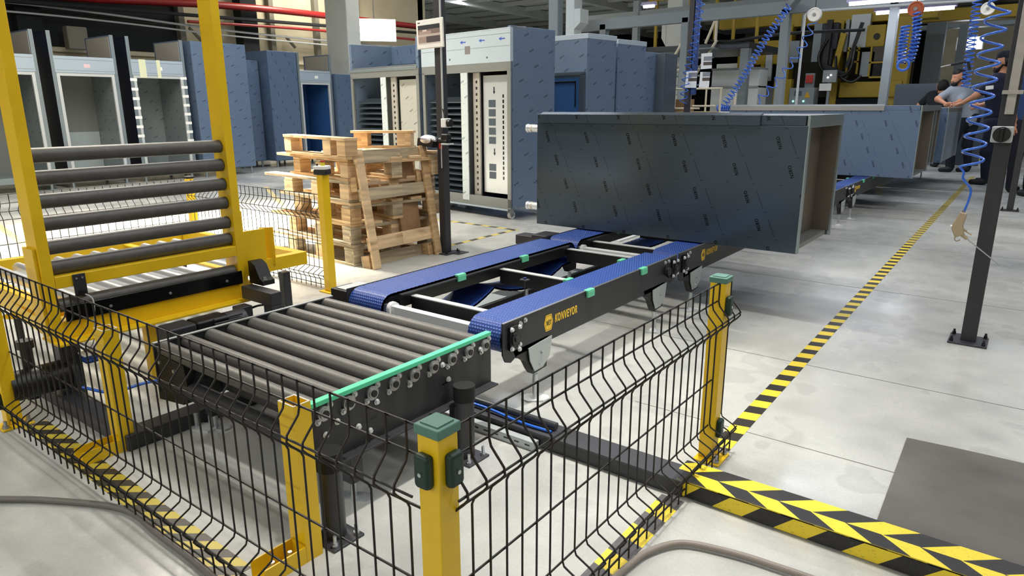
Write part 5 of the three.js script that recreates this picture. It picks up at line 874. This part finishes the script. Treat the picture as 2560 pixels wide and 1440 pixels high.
function hand(w, d, up, s) {                                // wrist, finger direction, back-of-hand normal, side of the thumb
  const D = V(...d).normalize(), U = V(...up).normalize(), S = D.clone().cross(U).multiplyScalar(s), P = (a, b, c) => V(...w).addScaledVector(D, a).addScaledVector(S, b).addScaledVector(U, c).toArray(), o = [];
  for (const k of [-1, 0, 1]) o.push([P(0, k * 0.012, 0), P(0.085, k * 0.024, 0.002), 0.018, 0.013]);
  [[-0.033, 0.07], [-0.011, 0.08], [0.011, 0.076], [0.031, 0.06]].forEach(([b, l], i) => { o.push([P(0.083, b, 0.002), P(0.083 + l * 0.5, b * 1.15, -0.004), 0.0095, 0.0085], [P(0.083 + l * 0.5, b * 1.15, -0.004), P(0.083 + l * 0.92, b * 1.2, -0.02), 0.0085, 0.007]); });
  o.push([P(0.02, -0.025, -0.002), P(0.055, -0.058, -0.012), 0.013, 0.011], [P(0.055, -0.058, -0.012), P(0.09, -0.064, -0.02), 0.0105, 0.008]);
  return o;
}
function person(label, J, o) {                              // J: joints in metres
  const t = thing('person', label, 'person', J.at), c = [], mid = (a, b, u) => a.map((v, i) => v + (b[i] - v) * u), off = (a, x, y, z) => [a[0] + x, a[1] + y, a[2] + z];
  const chest = mid(J.shL, J.shR, 0.5), hip = mid(J.hipL, J.hipR, 0.5), neck = off(chest, 0, 0.03, 0), N = V(...J.face).normalize(), R = V(0, 1, 0).cross(N).normalize();
  const H = (f, u, r) => [J.head[0] + N.x * f + R.x * r, J.head[1] + N.y * f + u, J.head[2] + N.z * f + R.z * r];
  const head = [[H(-0.018, 0.03, 0), H(-0.005, 0.045, 0), 0.085, 0.085], [H(0.03, -0.045, 0), H(0.045, -0.07, 0), 0.058, 0.045], [H(0.02, 0.02, 0), H(0.03, -0.02, 0), 0.078, 0.07], [H(0.092, 0.01, 0), H(0.108, -0.022, 0), 0.01, 0.015], [H(0.0, 0.005, 0.078), H(-0.008, -0.02, 0.08), 0.014, 0.01], [H(0.0, 0.005, -0.078), H(-0.008, -0.02, -0.08), 0.014, 0.01], [H(0.09, -0.056, -0.015), H(0.09, -0.056, 0.015), 0.009, 0.009]];
  const arms = [[J.shL, J.elL, J.haL, J.fL, J.uL, 1], [J.shR, J.elR, J.haR, J.fR, J.uR, -1]], body = [[neck, H(-0.02, -0.06, 0), 0.06, 0.055]];
  const torso = [[mid(J.shL, J.shR, 0.18), mid(J.shL, J.shR, 0.82), 0.085, 0.085], [off(chest, 0, -0.06, 0), mid(chest, hip, 0.45), 0.125, 0.125], [mid(chest, hip, 0.35), hip, 0.128, 0.13], [mid(J.shL, hip, 0.2), mid(J.hipL, chest, 0.2), 0.09, 0.1], [mid(J.shR, hip, 0.2), mid(J.hipR, chest, 0.2), 0.09, 0.1]];
  const upper = arms.map(a => [a[0], a[1], 0.058, 0.043]), fore = arms.map(a => [a[1], a[2], 0.043, 0.027]);
  const legs = [[J.hipL, J.knL, 0.088, 0.06], [J.knL, J.anL, 0.058, 0.038], [J.hipR, J.knR, 0.088, 0.06], [J.knR, J.anR, 0.058, 0.038]];
  const feet = [[J.anL, J.toL], [J.anR, J.toR]];
  const geos = [fieldMesh([...body, ...torso, ...upper, ...fore, ...legs], 0.014, 0.04), fieldMesh([...head, [neck, H(-0.02, -0.05, 0), 0.058, 0.055]], 0.006, 0.022)];
  for (const a of arms) if (a[3]) geos.push(fieldMesh(hand(a[2], a[3], a[4], a[5]), 0.004, 0.008)); else { const d = V(...a[2]).sub(V(...a[1])).normalize(); geos.push(fieldMesh(hand(a[2], d.toArray(), [0, 0, 1], a[5]), 0.004, 0.008)); }
  mesh('body', geos, M.skin, t);
  const sleeve = upper.map(u => [u[0], mid(u[0], u[1], 0.72), 0.07, 0.064]);
  mesh('shirt', fieldMesh([...grow(torso, 0.014), ...sleeve], 0.014, 0.045), o.shirt, t);
  mesh('trousers', fieldMesh([[off(hip, 0, 0.03, 0), hip, 0.142, 0.142], ...grow(legs, 0.016)], 0.014, 0.04), o.pants, t);
  for (const f of feet) mesh('shoe', [fieldMesh([[off(f[0], 0, -0.02, 0), mid(f[0], f[1], 0.3).map((v, i) => i === 1 ? 0.05 : v), 0.05, 0.045], [mid(f[0], f[1], 0.1).map((v, i) => i === 1 ? 0.043 : v), f[1].map((v, i) => i === 1 ? 0.038 : v), 0.042, 0.036]], 0.01, 0.03)], M.shoe, t);
  mesh('hair', fieldMesh([[H(-0.03, 0.05, 0), H(0.02, 0.075, 0), 0.088, 0.074], [H(-0.04, 0.0, 0.03), H(-0.04, 0.0, -0.03), 0.072, 0.072]], 0.007, 0.02), M.hair, t);
  mesh('beard', fieldMesh([[H(0.052, -0.078, 0), H(0.05, -0.06, 0), 0.05, 0.047], [H(0.01, -0.03, 0.07), H(0.05, -0.07, 0.035), 0.014, 0.024], [H(0.01, -0.03, -0.07), H(0.05, -0.07, -0.035), 0.014, 0.024], [H(0.095, -0.042, 0.018), H(0.095, -0.042, -0.018), 0.009, 0.009]], 0.006, 0.015), M.hair, t);
  for (const r of [-0.03, 0.03]) { mesh('eye', new THREE.SphereGeometry(0.009, 10, 8).translate(...H(0.083, 0.018, r)), M.blackGloss, t); mesh('eyebrow', bar(V(...H(0.09, 0.036, r - 0.016)), V(...H(0.09, 0.036, r + 0.016)), 0.005, 6), M.hair, t); }
  if (o.cap) { mesh('cap', [fieldMesh([[H(-0.02, 0.066, 0), H(0.01, 0.08, 0), 0.094, 0.082]], 0.007, 0.02), fieldMesh([[H(0.08, 0.062, 0.03), H(0.15, 0.05, 0.02), 0.02, 0.012], [H(0.08, 0.062, -0.03), H(0.15, 0.05, -0.02), 0.02, 0.012]], 0.006, 0.03)], o.cap, t); }
  if (o.badge) mesh('chest_badge', RB(0.09, 0.05, 0.006, ...o.badge, 0, 0, 0.1, 0.003), M.white, t);
  return t;
}
person('bearded worker in a grey T-shirt and dark trousers, bent over the far cabinet', {
  at: [0, 0, 0], head: [-1.27, 1.535, -13.9], face: [-0.75, -0.25, 0.6], shL: [-1.35, 1.32, -13.88], shR: [-1.1, 1.345, -14.05], elL: [-1.50, 1.20, -13.72], haL: [-1.37, 1.125, -13.6], elR: [-1.2, 1.13, -13.75], haR: [-1.3, 1.11, -13.55],
  hipL: [-1.12, 0.87, -13.95], hipR: [-0.98, 0.88, -14.05], knL: [-1.22, 0.46, -13.88], knR: [-1.01, 0.46, -14.02], anL: [-1.18, 0.09, -13.9], anR: [-0.95, 0.09, -14.07], toL: [-1.32, 0.04, -13.84], toR: [-1.08, 0.04, -14.0],
}, { shirt: M.shirtGrey, pants: M.trouser });
person('worker in navy work clothes and dark cap reaching out to the far cabinet', {
  at: [0, 0, 0], head: [-0.605, 1.665, -12.0], face: [-0.92, -0.3, 0.25], shL: [-0.66, 1.43, -11.84], shR: [-0.53, 1.44, -12.15], elL: [-0.825, 1.24, -11.85], haL: [-1.0, 1.125, -11.9], fL: [-1, -0.2, -0.15], uL: [-0.2, 1, 0], elR: [-0.6, 1.16, -12.2], haR: [-0.8, 1.1, -12.3],
  hipL: [-0.585, 0.87, -11.9], hipR: [-0.555, 0.87, -12.08], knL: [-0.61, 0.47, -11.87], knR: [-0.58, 0.47, -12.12], anL: [-0.575, 0.09, -11.9], anR: [-0.53, 0.09, -12.15], toL: [-0.73, 0.04, -11.88], toR: [-0.68, 0.04, -12.18],
}, { shirt: M.navy, pants: M.navy, cap: M.trouser, badge: [-0.69, 1.33, -11.70] });
person('worker in black bent low behind the far cabinet, back to us', {
  at: [0, 0, 0], head: [-1.60, 1.40, -15.0], face: [-0.5, -0.5, -0.7], shL: [-1.78, 1.26, -15.05], shR: [-1.46, 1.27, -15.1], elL: [-1.93, 1.1, -15.1], haL: [-1.95, 1.0, -15.3], elR: [-1.4, 1.05, -15.25], haR: [-1.6, 0.95, -15.35],
  hipL: [-1.5, 0.85, -14.75], hipR: [-1.32, 0.85, -14.8], knL: [-1.56, 0.46, -14.95], knR: [-1.3, 0.46, -14.95], anL: [-1.5, 0.09, -14.85], anR: [-1.3, 0.09, -14.85], toL: [-1.58, 0.04, -15.0], toR: [-1.32, 0.04, -15.02],
}, { shirt: M.blackCloth, pants: M.blackCloth });
person('worker in a blue shirt at the right edge, arm hanging by his side', {
  at: [0, 0, 0], head: [-0.16, 1.66, -11.1], face: [0.5, -0.1, -0.85], shL: [-0.36, 1.40, -11.0], shR: [0.0, 1.41, -11.2], elL: [-0.37, 1.13, -11.0], haL: [-0.335, 0.88, -10.97], elR: [0.05, 1.13, -11.2], haR: [0.06, 0.88, -11.15],
  hipL: [-0.24, 0.87, -11.05], hipR: [-0.08, 0.87, -11.12], knL: [-0.25, 0.47, -11.05], knR: [-0.07, 0.47, -11.15], anL: [-0.25, 0.09, -11.05], anR: [-0.07, 0.09, -11.15], toL: [-0.18, 0.04, -11.2], toR: [0.02, 0.04, -11.3],
}, { shirt: M.cloudBlue, pants: M.trouser });
renderer.render(scene, camera);
